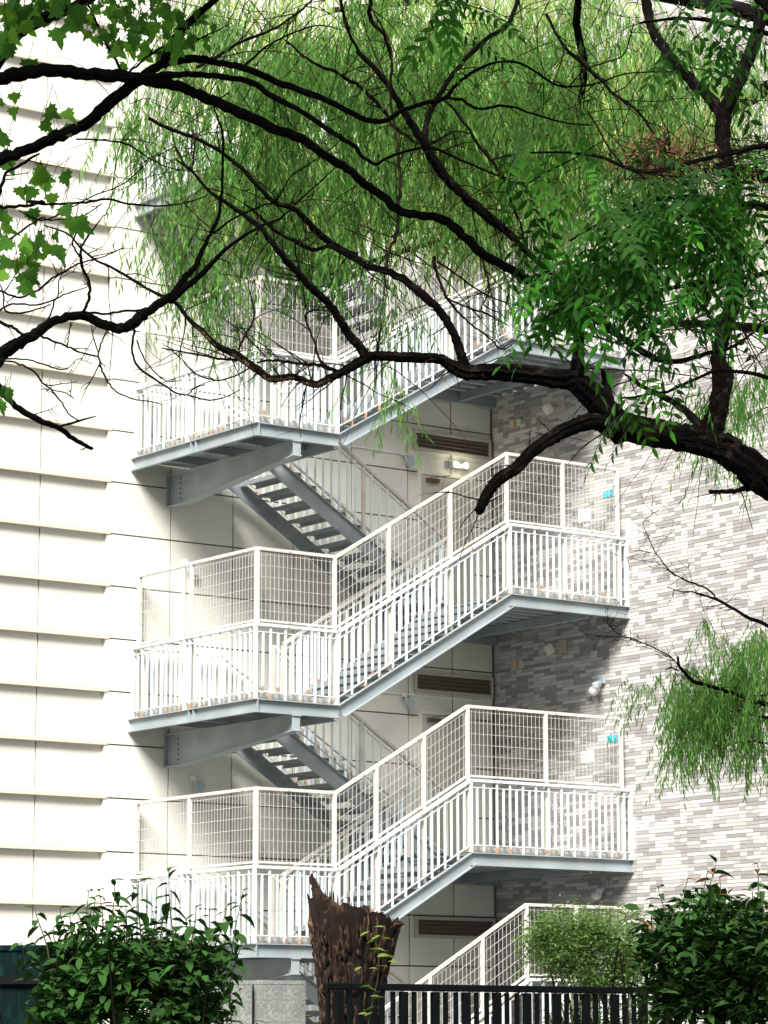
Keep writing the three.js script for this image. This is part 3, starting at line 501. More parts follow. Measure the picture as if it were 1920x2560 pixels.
const TRACE_W = [
  [[-1.614,4.78,-0.0,0.1265],[-1.79,5.112,0.034,0.12],[-1.916,5.266,0.049,0.1136],[-2.045,5.349,0.061,0.1072],[-2.171,5.452,0.072,0.104],[-2.311,5.541,0.084,0.0976],[-2.44,5.605,0.094,0.0913],[-2.633,5.638,0.109,0.0868],[-2.826,5.672,0.125,0.0849],[-2.981,5.702,0.14,0.0848],[-3.07,5.759,0.15,0.0816],[-3.147,5.835,0.162,0.0784],[-3.198,5.892,0.17,0.0753],[-3.275,5.955,0.182,0.0721],[-3.352,6.006,0.193,0.0658],[-3.455,6.016,0.207,0.0595],[-3.661,6.036,0.236,0.055],[-3.918,6.047,0.276,0.0499],[-4.06,6.036,0.299,0.0474],[-4.175,6.09,0.32,0.0349],[-4.224,6.12,0.33,0.0336],[-4.362,6.126,0.354,0.0313],[-4.5,6.127,0.377,0.0302],[-4.615,6.129,0.396,0.029],[-4.695,6.12,0.409,0.029],[-4.779,6.07,0.424,0.0279],[-4.87,6.008,0.441,0.0245],[-4.95,5.97,0.453,0.0234],[-5.041,5.923,0.467,0.0234],[-5.109,5.94,0.476,0.0222],[-5.188,5.969,0.486,0.0211],[-5.267,5.959,0.495,0.0211],[-5.347,5.954,0.504,0.0222],[-5.426,6.011,0.513,0.0233],[-5.506,6.069,0.521,0.0222],[-5.574,6.116,0.527,0.0211],[-5.687,6.164,0.533,0.0177],[-5.779,6.256,0.539,0.015],[-5.87,6.337,0.542,0.0133],[-5.951,6.442,0.543,0.0111],[-6.031,6.489,0.543,0.01],[-6.146,6.548,0.542,0.0089],[-6.261,6.62,0.54,0.0083],[-6.399,6.703,0.536,0.0072],[-6.491,6.746,0.533,0.0066],[-6.592,6.83,0.529,0.0065],[-6.683,6.929,0.525,0.0059],[-6.84,6.988,0.521,0.0043]],
  [[-3.021,5.617,0.14,0.0565],[-3.087,5.673,0.183,0.0552],[-3.153,5.699,0.217,0.0526],[-3.232,5.71,0.261,0.0499],[-3.366,5.652,0.354,0.0435],[-3.5,5.563,0.473,0.0395],[-3.633,5.45,0.591,0.0368],[-3.75,5.323,0.657,0.0349],[-3.863,5.245,0.67,0.0342],[-3.939,5.142,0.678,0.0306],[-3.991,5.028,0.721,0.0256]],
  [[-3.246,5.707,0.275,0.025],[-3.293,5.737,0.224,0.0213],[-3.306,5.757,0.225,0.015]],
  [[-2.174,5.303,0.066,0.0252],[-2.223,5.293,0.049,0.0164],[-2.27,5.288,0.007,0.0152],[-2.329,5.316,-0.157,0.014],[-2.419,5.299,-0.069,0.0114]],
  [[-3.084,5.732,0.15,0.0628],[-3.09,5.872,0.05,0.0404],[-3.089,5.98,-0.081,0.0292],[-3.103,6.06,-0.083,0.0216],[-3.129,6.128,-0.03,0.0114]],
  [[-3.32,6.006,0.19,0.0501],[-3.313,6.104,0.249,0.0412],[-3.307,6.194,0.26,0.0375],[-3.306,6.279,0.345,0.0336],[-3.349,6.351,0.532,0.0271],[-3.368,6.436,0.555,0.0209]],
  [[-2.465,5.624,0.097,0.0378],[-2.483,5.714,0.043,0.0316],[-2.532,5.809,-0.035,0.0291],[-2.609,5.891,-0.093,0.0267],[-2.737,5.968,-0.093,0.0203],[-2.86,6.05,-0.161,0.014],[-2.948,6.167,-0.354,0.0077]],
  [[-2.439,5.625,0.094,0.0818],[-2.388,5.775,0.066,0.0706],[-2.349,5.926,0.038,0.0631],[-2.337,6.063,0.013,0.0582],[-2.351,6.201,-0.011,0.0468],[-2.305,6.381,-0.039,0.0469],[-2.232,6.615,-0.066,0.0495],[-2.211,6.807,-0.08,0.0445],[-2.195,6.998,-0.089,0.0407],[-2.184,7.163,-0.096,0.0381],[-2.2,7.3,-0.103,0.0369],[-2.269,7.742,-0.15,0.0474],[-2.252,7.953,-0.191,0.049],[-2.178,8.134,-0.24,0.0446],[-2.085,8.357,-0.309,0.0432],[-1.989,8.603,-0.39,0.0433],[-1.924,8.886,-0.473,0.042],[-1.88,9.11,-0.524,0.0389]],
  [[-2.349,5.94,0.034,0.0379],[-2.296,6.005,0.037,0.0379],[-2.266,6.108,-0.07,0.0317],[-2.298,6.178,-0.144,0.0255]],
  [[-2.26,7.945,-0.191,0.0429],[-2.308,8.053,-0.244,0.04],[-2.411,8.189,-0.304,0.037],[-2.528,8.352,-0.39,0.0356],[-2.637,8.578,-0.561,0.0343],[-2.702,8.802,-0.715,0.0314],[-2.726,8.995,-0.774,0.0284],[-2.758,9.145,-0.757,0.0268]],
  [[-4.064,6.061,0.302,0.037],[-4.084,6.149,0.331,0.0314],[-4.121,6.246,0.367,0.0279],[-4.167,6.332,0.4,0.0268],[-4.225,6.419,0.432,0.0256],[-4.328,6.505,0.463,0.0256],[-4.419,6.583,0.482,0.0244],[-4.522,6.649,0.492,0.0233],[-4.613,6.685,0.499,0.0211],[-4.705,6.707,0.506,0.0178],[-4.785,6.752,0.516,0.0155],[-4.945,6.827,0.559,0.0133],[-5.065,6.796,0.608,0.0125],[-5.185,6.836,0.679,0.011],[-5.318,6.888,0.777,0.0088],[-5.405,6.959,0.856,0.0065],[-5.493,7.02,0.917,0.0043]],
  [[-4.579,6.672,0.496,0.0144],[-4.579,6.749,0.48,0.0133],[-4.566,6.813,0.466,0.0133],[-4.511,6.967,0.424,0.0149],[-4.503,7.177,0.355,0.0149],[-4.484,7.321,0.3,0.0135],[-4.501,7.59,0.207,0.012],[-4.524,7.763,0.169,0.0113],[-4.547,8.01,0.161,0.0105],[-4.538,8.253,0.171,0.0098],[-4.577,8.424,0.15,0.009],[-4.656,8.594,0.086,0.0076]],
  [[-4.783,8.36,-0.0,0.0121],[-4.593,8.184,-0.071,0.0168],[-4.514,8.067,-0.116,0.0199],[-4.419,7.92,-0.177,0.023],[-4.323,7.788,-0.233,0.0261],[-4.259,7.669,-0.275,0.0277],[-4.164,7.548,-0.314,0.0278],[-4.052,7.441,-0.344,0.0278],[-3.924,7.331,-0.366,0.0278],[-3.765,7.203,-0.384,0.0263],[-3.926,7.333,-0.4,0.0271],[-3.833,7.268,-0.413,0.0271],[-3.712,7.165,-0.442,0.0246],[-3.591,7.054,-0.489,0.0194],[-3.4,6.889,-0.599,0.0156],[-3.274,6.725,-0.718,0.017]],
  [[-4.315,7.782,-0.239,0.0215],[-4.289,8.0,-0.325,0.0201],[-4.207,8.172,-0.394,0.0193],[-4.059,8.406,-0.441,0.0186],[-3.878,8.606,-0.483,0.0171],[-3.727,8.741,-0.581,0.0164],[-3.654,8.944,-0.719,0.0157],[-3.596,9.146,-0.848,0.0142]],
  [[-4.699,6.108,0.411,0.0312],[-4.779,6.202,0.46,0.0289],[-4.858,6.306,0.517,0.0277],[-4.914,6.376,0.564,0.0266],[-4.993,6.464,0.634,0.0254],[-5.071,6.519,0.696,0.0236],[-5.159,6.602,0.777,0.0219],[-5.247,6.677,0.847,0.0207],[-5.327,6.775,0.907,0.0188],[-5.416,6.872,0.946,0.0181],[-5.58,6.988,0.974,0.0144],[-5.729,7.09,0.997,0.0115],[-5.831,7.201,1.043,0.0086],[-5.931,7.258,1.111,0.0057]],
  [[-4.893,6.007,0.444,0.0134],[-5.008,6.058,0.42,0.0123],[-5.123,6.077,0.395,0.0112],[-5.265,6.131,0.241,0.0101],[-5.359,6.149,0.186,0.0079],[-5.438,6.122,0.245,0.0056]],
  [[-4.905,6.02,0.441,0.0089],[-5.011,6.065,0.526,0.0078],[-5.048,6.179,0.563,0.0072],[-5.094,6.298,0.551,0.0066],[-5.107,6.364,0.592,0.0066],[-5.036,6.368,0.693,0.0055],[-4.943,6.324,0.842,0.0044]],
  [[-5.54,6.073,0.523,0.0078],[-5.693,6.105,0.432,0.0072],[-5.79,6.151,0.328,0.0062],[-5.929,6.178,0.315,0.005],[-6.066,6.2,0.332,0.0034]],
  [[-5.483,6.021,0.517,0.0067],[-5.572,5.963,0.544,0.0061],[-5.685,5.934,0.544,0.0055],[-5.796,5.953,0.591,0.005],[-5.859,5.981,0.672,0.0039],[-5.921,6.04,0.768,0.0033],[-6.037,6.141,0.733,0.0022]],
  [[-5.279,5.973,0.497,0.0039],[-5.401,6.168,0.309,0.0039],[-5.555,6.34,0.233,0.0034],[-5.724,6.528,-0.095,0.0023]],
  [[-5.194,5.985,0.486,0.0039],[-5.33,6.156,0.363,0.0039],[-5.475,6.297,0.214,0.0034],[-5.603,6.451,-0.028,0.0023]],
  [[-5.092,5.978,0.475,0.0039],[-5.204,6.1,0.35,0.0039],[-5.359,6.192,0.207,0.0034],[-5.459,6.282,0.024,0.0034],[-5.609,6.47,-0.158,0.0023]],
  [[-5.551,6.142,0.527,0.0067],[-5.519,6.231,0.494,0.0061],[-5.457,6.401,0.374,0.0056],[-5.487,6.58,0.225,0.0045],[-5.507,6.69,0.306,0.0034]],
  [[-4.637,6.169,0.4,0.0112],[-4.632,6.285,0.257,0.0079],[-4.614,6.365,0.318,0.005]],
  [[-3.481,8.622,-0.0,0.0106],[-3.352,8.414,-0.071,0.0114],[-3.156,8.267,-0.179,0.0115],[-2.994,8.12,-0.242,0.0115],[-2.836,8.003,-0.242,0.0092],[-2.713,7.799,-0.226,0.0069],[-2.514,7.571,-0.352,0.0054]],
  [[-3.205,7.928,-0.0,0.0061],[-3.055,7.632,0.058,0.0068],[-2.95,7.508,0.088,0.0068],[-2.757,7.351,0.181,0.0068],[-2.586,7.17,0.309,0.0067],[-2.41,7.077,0.382,0.0067],[-2.225,7.116,0.381,0.006],[-2.034,7.193,0.334,0.0045]],
  [[-4.191,8.155,-0.394,0.0093],[-4.044,8.014,-0.48,0.0117],[-3.915,7.827,-0.527,0.0117],[-3.771,7.631,-0.546,0.0109],[-3.687,7.429,-0.659,0.0094],[-3.617,7.301,-0.802,0.0079],[-3.598,7.152,-0.914,0.0063]],
  [[-3.256,8.788,-0.0,0.0228],[-3.234,8.729,-0.5,0.0265],[-3.143,8.614,-1.176,0.0273],[-3.148,8.54,-1.934,0.0266],[-3.132,8.456,-2.484,0.0171],[-3.113,8.399,-2.663,0.0069]],
  [[-5.874,8.247,-0.0,0.0121],[-5.72,8.36,-0.069,0.0114],[-5.565,8.483,-0.136,0.0107],[-5.379,8.609,-0.286,0.01],[-5.207,8.784,-0.45,0.0093],[-5.095,8.897,-0.483,0.0086],[-4.98,8.987,-0.449,0.007]],
  [[-5.268,8.541,-0.333,0.0062],[-5.093,8.421,-0.43,0.0093],[-4.933,8.389,-0.538,0.0109],[-4.755,8.325,-0.705,0.011],[-4.594,8.186,-0.807,0.0111],[-4.495,8.049,-0.804,0.0095],[-4.348,7.949,-0.814,0.0095]],
  [[-4.899,8.919,-0.449,0.0109],[-4.852,8.73,-0.59,0.0102],[-4.755,8.583,-0.712,0.0102],[-4.593,8.404,-0.688,0.0102],[-4.528,8.329,-0.771,0.0095]],
  [[-4.685,8.694,0.086,0.0136],[-4.686,8.603,-0.08,0.0137],[-4.593,8.513,-0.109,0.0122],[-4.544,8.427,-0.349,0.0108]],
  [[-6.202,7.886,-0.0,0.0106],[-6.047,7.82,-0.053,0.0122],[-5.907,7.784,-0.097,0.0122],[-5.75,7.712,-0.134,0.0122],[-5.64,7.634,-0.146,0.0138],[-5.544,7.552,-0.15,0.0153],[-5.417,7.406,-0.156,0.0168],[-5.322,7.329,-0.176,0.0168],[-5.212,7.306,-0.211,0.0169],[-5.119,7.226,-0.275,0.0185],[-5.009,7.137,-0.371,0.0201],[-4.899,7.084,-0.453,0.021],[-4.787,7.051,-0.516,0.0218]],
  [[-5.932,7.335,1.111,0.0072],[-5.846,7.203,1.037,0.0072],[-5.83,7.412,0.856,0.0073],[-5.854,7.579,0.721,0.0059]],
  [[-4.261,6.911,-0.0,0.0137],[-4.238,6.798,-0.031,0.0125],[-4.191,6.681,-0.045,0.0114],[-4.168,6.622,-0.052,0.0103],[-4.062,6.513,-0.101,0.008],[-3.966,6.448,-0.18,0.0069],[-3.869,6.395,-0.266,0.0063],[-3.797,6.34,-0.318,0.0058],[-3.724,6.375,-0.334,0.0046],[-3.607,6.508,-0.281,0.0029]],
  [[-4.18,6.634,-0.05,0.008],[-4.05,6.583,-0.089,0.0069],[-3.904,6.573,-0.245,0.0063],[-3.833,6.536,-0.243,0.0052],[-3.743,6.456,-0.14,0.0029]],
  [[-4.238,6.877,-0.009,0.008],[-4.083,6.793,-0.105,0.0074],[-3.951,6.726,-0.226,0.0069],[-3.787,6.641,-0.18,0.0052],[-3.668,6.612,-0.209,0.0029]],
  [[-3.933,6.886,-0.0,0.0091],[-3.899,6.747,0.025,0.008],[-3.891,6.634,0.092,0.0068],[-3.931,6.516,0.227,0.0051],[-3.826,6.464,0.198,0.0028]],
  [[-3.593,6.536,-0.281,0.0051],[-3.473,6.388,-0.339,0.0064],[-3.34,6.277,-0.387,0.0064],[-3.234,6.226,-0.402,0.0065],[-2.971,6.209,-0.391,0.0052],[-2.703,6.204,-0.43,0.0045],[-2.292,6.205,-0.683,0.0033]],
  [[-3.368,6.388,0.542,0.0086],[-3.291,6.269,0.493,0.0086],[-3.165,6.216,0.497,0.008],[-3.077,6.188,0.504,0.0074],[-2.96,6.198,0.463,0.0056],[-2.766,6.278,0.289,0.0037],[-2.644,6.33,0.234,0.0022]]
];
const TRACE_R = [
  [[-1.591,4.038,-0.0,0.0342],[-2.047,4.51,0.09,0.025],[-2.4,4.791,0.228,0.0192],[-2.592,4.895,0.308,0.0157],[-2.753,4.957,0.356,0.014],[-2.889,5.034,0.379,0.0123],[-3.001,5.097,0.379,0.0101],[-3.09,5.128,0.371,0.0078],[-3.179,5.158,0.357,0.0062],[-3.279,5.167,0.339,0.0045],[-3.379,5.205,0.321,0.0028]],
  [[-3.001,5.103,0.379,0.0078],[-3.053,5.176,0.352,0.0073],[-3.152,5.227,0.324,0.0067],[-3.252,5.268,0.318,0.0056],[-3.355,5.329,0.331,0.0045],[-3.422,5.421,0.337,0.0039],[-3.465,5.48,0.324,0.0034],[-3.513,5.62,0.249,0.0028],[-3.537,5.753,0.151,0.0023],[-3.401,5.874,0.061,0.0022]],
  [[-3.309,5.284,0.323,0.0039],[-3.396,5.358,0.294,0.0034],[-3.487,5.385,0.161,0.0028],[-3.558,5.475,0.074,0.0022]],
  [[-3.466,5.469,0.326,0.0028],[-3.568,5.513,0.195,0.0023],[-3.644,5.498,0.291,0.0022]],
  [[-1.602,3.695,-0.0,0.0319],[-2.06,4.086,0.096,0.0261],[-2.397,4.258,0.093,0.0215],[-2.582,4.297,0.105,0.0193],[-2.742,4.334,0.14,0.0181],[-2.883,4.385,0.192,0.0158],[-3.037,4.423,0.263,0.0146],[-3.191,4.46,0.338,0.0135],[-3.261,4.523,0.378,0.0123],[-3.308,4.577,0.403,0.0112],[-3.314,4.643,0.42,0.0078]],
  [[-3.302,4.566,0.399,0.0056],[-3.372,4.648,0.379,0.005],[-3.489,4.725,0.313,0.0045],[-3.586,4.778,0.261,0.0039],[-3.721,4.818,0.264,0.0034],[-3.885,4.81,0.326,0.0022],[-4.05,4.853,0.264,0.0022]],
  [[-3.721,4.818,0.264,0.0028],[-3.795,4.879,0.194,0.0023],[-3.845,4.937,0.277,0.0023],[-3.901,5.0,0.113,0.0022]],
  [[-3.308,4.533,0.392,0.0078],[-3.365,4.554,0.403,0.0056],[-3.389,4.571,0.173,0.004]],
  [[-2.392,3.971,-0.0,0.0125],[-2.575,4.001,-0.007,0.0102],[-2.699,4.017,0.003,0.008],[-2.813,4.016,-0.099,0.0069],[-2.884,4.001,-0.179,0.0052],[-2.988,4.007,-0.178,0.0029]],
  [[-2.58,4.383,0.11,0.0091],[-2.689,4.374,0.089,0.0079],[-2.804,4.475,-0.082,0.0057],[-2.944,4.53,-0.055,0.0034]],
  [[-2.513,4.178,0.1,0.0113],[-2.638,4.211,0.012,0.0102],[-2.739,4.251,-0.096,0.008],[-2.843,4.268,0.016,0.0046]]
];
const TRACE_C = [
  [[-0.983,3.111,-0.0,0.0395],[-1.235,4.332,-0.025,0.0336],[-1.516,4.963,-0.05,0.0277],[-1.771,5.245,-0.075,0.0198],[-2.012,5.316,-0.1,0.0129],[-2.256,5.356,-0.125,0.01],[-2.46,5.331,-0.15,0.008],[-2.625,5.253,-0.175,0.006],[-2.769,5.175,-0.2,0.004]],
  [[-1.422,4.752,-0.043,0.0198],[-1.748,4.97,0.007,0.0138],[-2.039,4.937,0.057,0.0108],[-2.348,4.879,0.107,0.0088],[-2.594,4.829,0.157,0.0068],[-2.778,4.787,0.207,0.0049],[-2.922,4.703,0.257,0.0029]],
  [[-1.613,5.092,-0.061,0.0198],[-1.811,5.528,-0.027,0.0148],[-2.102,5.508,0.006,0.0108],[-2.434,5.421,0.039,0.0089],[-2.679,5.489,0.073,0.0069],[-2.946,5.491,0.106,0.0049],[-3.13,5.449,0.139,0.0029]],
  [[-1.689,5.383,-0.042,0.0198],[-1.749,5.999,-0.092,0.0139],[-1.989,6.147,-0.142,0.011],[-2.233,6.209,-0.192,0.008],[-2.438,6.205,-0.242,0.005]],
  [[-1.542,4.328,-0.0,0.0138],[-1.838,4.478,-0.025,0.0099],[-2.117,4.547,-0.05,0.0079],[-2.359,4.459,-0.075,0.006],[-2.561,4.434,-0.1,0.004]],
  [[-1.748,6.042,-0.092,0.0139],[-2.188,6.545,-0.152,0.012],[-2.814,6.547,-0.212,0.01],[-3.15,6.46,-0.272,0.0081],[-3.212,6.349,-0.332,0.0061],[-3.232,6.281,-0.392,0.003]],
  [[-2.012,5.316,-0.1,0.0089],[-2.09,5.167,-0.175,0.008],[-2.249,5.102,-0.25,0.007],[-2.451,5.036,-0.325,0.0051],[-2.612,5.056,-0.4,0.0031]],
  [[-1.771,5.223,-0.075,0.0119],[-1.951,5.07,0.025,0.0089],[-2.049,4.836,0.125,0.0068],[-2.143,4.688,0.225,0.0039]]
];
const CLUMPS_W = [[-5.51,8.8,-1.4,0.75,0.45,0.8,338],[-4.62,8.73,-1.4,0.78,0.58,0.8,489],[-3.74,8.62,-1.4,0.75,0.62,0.8,459],[-2.9,8.83,-1.4,0.75,0.49,0.8,251],[-5.06,7.92,-1.4,0.65,0.52,0.8,310],[-4.26,7.78,-1.4,0.62,0.42,0.8,219],[-5.7,8.06,-1.4,0.52,0.49,0.8,213],[-5.97,7.54,-1.4,0.32,0.36,0.8,97],[-5.7,7.06,-1.4,0.29,0.26,0.8,34],[-6.31,8.31,-1.4,0.32,0.39,0.8,67],[-4.96,7.26,-1.4,0.42,0.23,0.8,51],[-4.54,6.32,-1.4,0.07,0.18,0.8,15],[-3.21,8.06,-1.4,0.62,0.58,0.8,235],[-2.33,8.51,-1.4,0.58,0.58,0.8,131],[-2.12,6.26,-1.4,0.32,0.36,0.8,97],[-3.59,7.53,-1.4,0.36,0.26,0.8,56],[-5.23,7.4,-1.4,0.36,0.19,0.8,53],[-4.49,6.98,-1.4,0.19,0.19,0.8,17],[-5.9,7.19,-1.4,0.23,0.23,0.8,31]];
const CLUMPS_F = [[-8.09,11.57,-0.0,1.88,0.67,1.6,509],[-5.76,11.42,-0.0,2.06,1.07,1.6,1072],[-4.47,10.25,-0.0,1.16,1.07,1.6,277],[-6.89,10.36,-0.0,1.48,0.85,1.6,456],[-8.74,10.17,-0.0,0.9,0.67,1.6,169]];
const CLUMPS_R = [[-2.69,4.84,-0.2,0.23,0.14,0.5,24],[-3.04,4.55,-0.2,0.29,0.13,0.5,28],[-2.81,4.52,-0.2,0.23,0.17,0.5,30],[-3.16,4.29,-0.2,0.2,0.17,0.5,26],[-2.91,4.29,-0.2,0.22,0.15,0.5,21],[-2.68,4.22,-0.2,0.17,0.13,0.5,13],[-3.23,4.06,-0.2,0.13,0.1,0.5,5],[-2.59,4.0,-0.2,0.11,0.07,0.5,3],[-3.51,4.55,-0.2,0.15,0.07,0.5,4],[-2.98,4.98,-0.2,0.17,0.06,0.5,3],[-3.05,4.0,-0.2,0.17,0.08,0.5,4],[-2.58,4.64,-0.2,0.14,0.17,0.5,17],[-3.71,4.46,-0.2,0.07,0.06,0.5,0]];
const CLUMPS_C = [[-2.44,5.2,0.1,0.41,0.27,0.45,46],[-2.65,4.95,0.1,0.31,0.2,0.45,30],[-2.12,5.01,0.1,0.2,0.27,0.45,26],[-2.29,4.82,0.1,0.29,0.16,0.45,24],[-2.01,5.32,0.1,0.12,0.16,0.45,10],[-2.95,5.49,0.1,0.24,0.08,0.45,9],[-3.23,6.14,0.1,0.14,0.07,0.45,9],[-2.16,6.06,0.1,0.24,0.14,0.45,18],[-2.42,4.41,0.1,0.18,0.1,0.45,9],[-2.81,4.8,0.1,0.14,0.08,0.45,8],[-2.71,4.95,0.1,0.25,0.12,0.45,28],[-2.49,5.01,0.1,0.29,0.16,0.45,26],[-2.2,5.18,0.1,0.22,0.16,0.45,16]];
const CLUMPS_H = [[-0.3,2.59,0,0.37,0.25,0.5,260],[0.04,2.66,0,0.32,0.2,0.5,220],[0.22,2.42,0,0.19,0.2,0.5,120],[-0.15,2.29,0,0.4,0.17,0.5,220],[-0.54,2.51,0,0.17,0.17,0.5,100],[-0.57,2.72,0,0.12,0.09,0.5,24]];
const CLUMPS_SL = [[-0.22,1.89,0,0.25,0.13,0.4,420],[0.06,1.93,0,0.22,0.12,0.4,330],[0.09,1.79,0,0.2,0.09,0.4,260],[-0.35,1.8,0,0.2,0.09,0.4,260],[-0.1,1.99,0,0.28,0.05,0.4,80],[0.22,1.98,0,0.12,0.07,0.4,60]];
const CLUMPS_SR = [[-0.08,1.97,0,0.25,0.14,0.4,420],[0.07,2.03,0,0.15,0.12,0.4,240],[-0.06,1.82,0,0.26,0.1,0.4,380],[-0.27,2.05,0,0.12,0.07,0.4,90],[-0.11,2.1,0,0.19,0.06,0.4,70],[0.13,1.88,0,0.12,0.16,0.4,200]];
const SHOOTS_SL = [[-0.418,1.981,-0.478,2.215,-0.02],[-0.327,1.996,-0.383,2.221,-0.083],[-0.239,1.991,-0.25,2.28,0.084],[-0.221,1.993,-0.238,2.265,-0.004],[-0.183,1.998,-0.165,2.345,-0.157],[-0.21,1.998,-0.22,2.293,-0.159],[-0.091,1.988,-0.075,2.244,0.15],[-0.026,1.976,-0.03,2.32,0.117],[0.137,1.936,0.094,2.358,0.179],[0.067,1.979,0.059,2.198,0.024],[0.189,1.936,0.205,2.21,0.188],[0.236,1.94,0.26,2.205,0.017],[0.238,1.968,0.341,2.228,-0.06],[0.294,1.747,0.413,2.285,0.089],[-0.385,1.983,-0.407,2.139,-0.071],[-0.29,1.994,-0.305,2.137,-0.036],[-0.126,1.987,-0.116,2.178,0.19],[0.012,1.98,0.016,2.201,-0.024]];
const SHOOTS_SR = [[-0.257,2.089,-0.281,2.296,-0.02],[-0.19,2.086,-0.154,2.339,-0.083],[-0.121,2.085,-0.097,2.357,0.084],[-0.124,2.089,-0.05,2.405,-0.004],[-0.016,2.094,-0.016,2.346,-0.157],[0.127,2.094,0.153,2.405,-0.159],[0.126,2.082,0.131,2.268,0.15],[0.045,2.084,0.086,2.252,0.117],[-0.342,2.082,-0.321,2.208,0.179],[-0.237,2.088,-0.221,2.251,0.024],[-0.011,2.081,-0.013,2.255,0.188],[-0.065,2.088,-0.073,2.288,0.017],[-0.156,2.06,-0.133,2.28,-0.06],[-0.388,2.08,-0.363,2.158,0.089]];
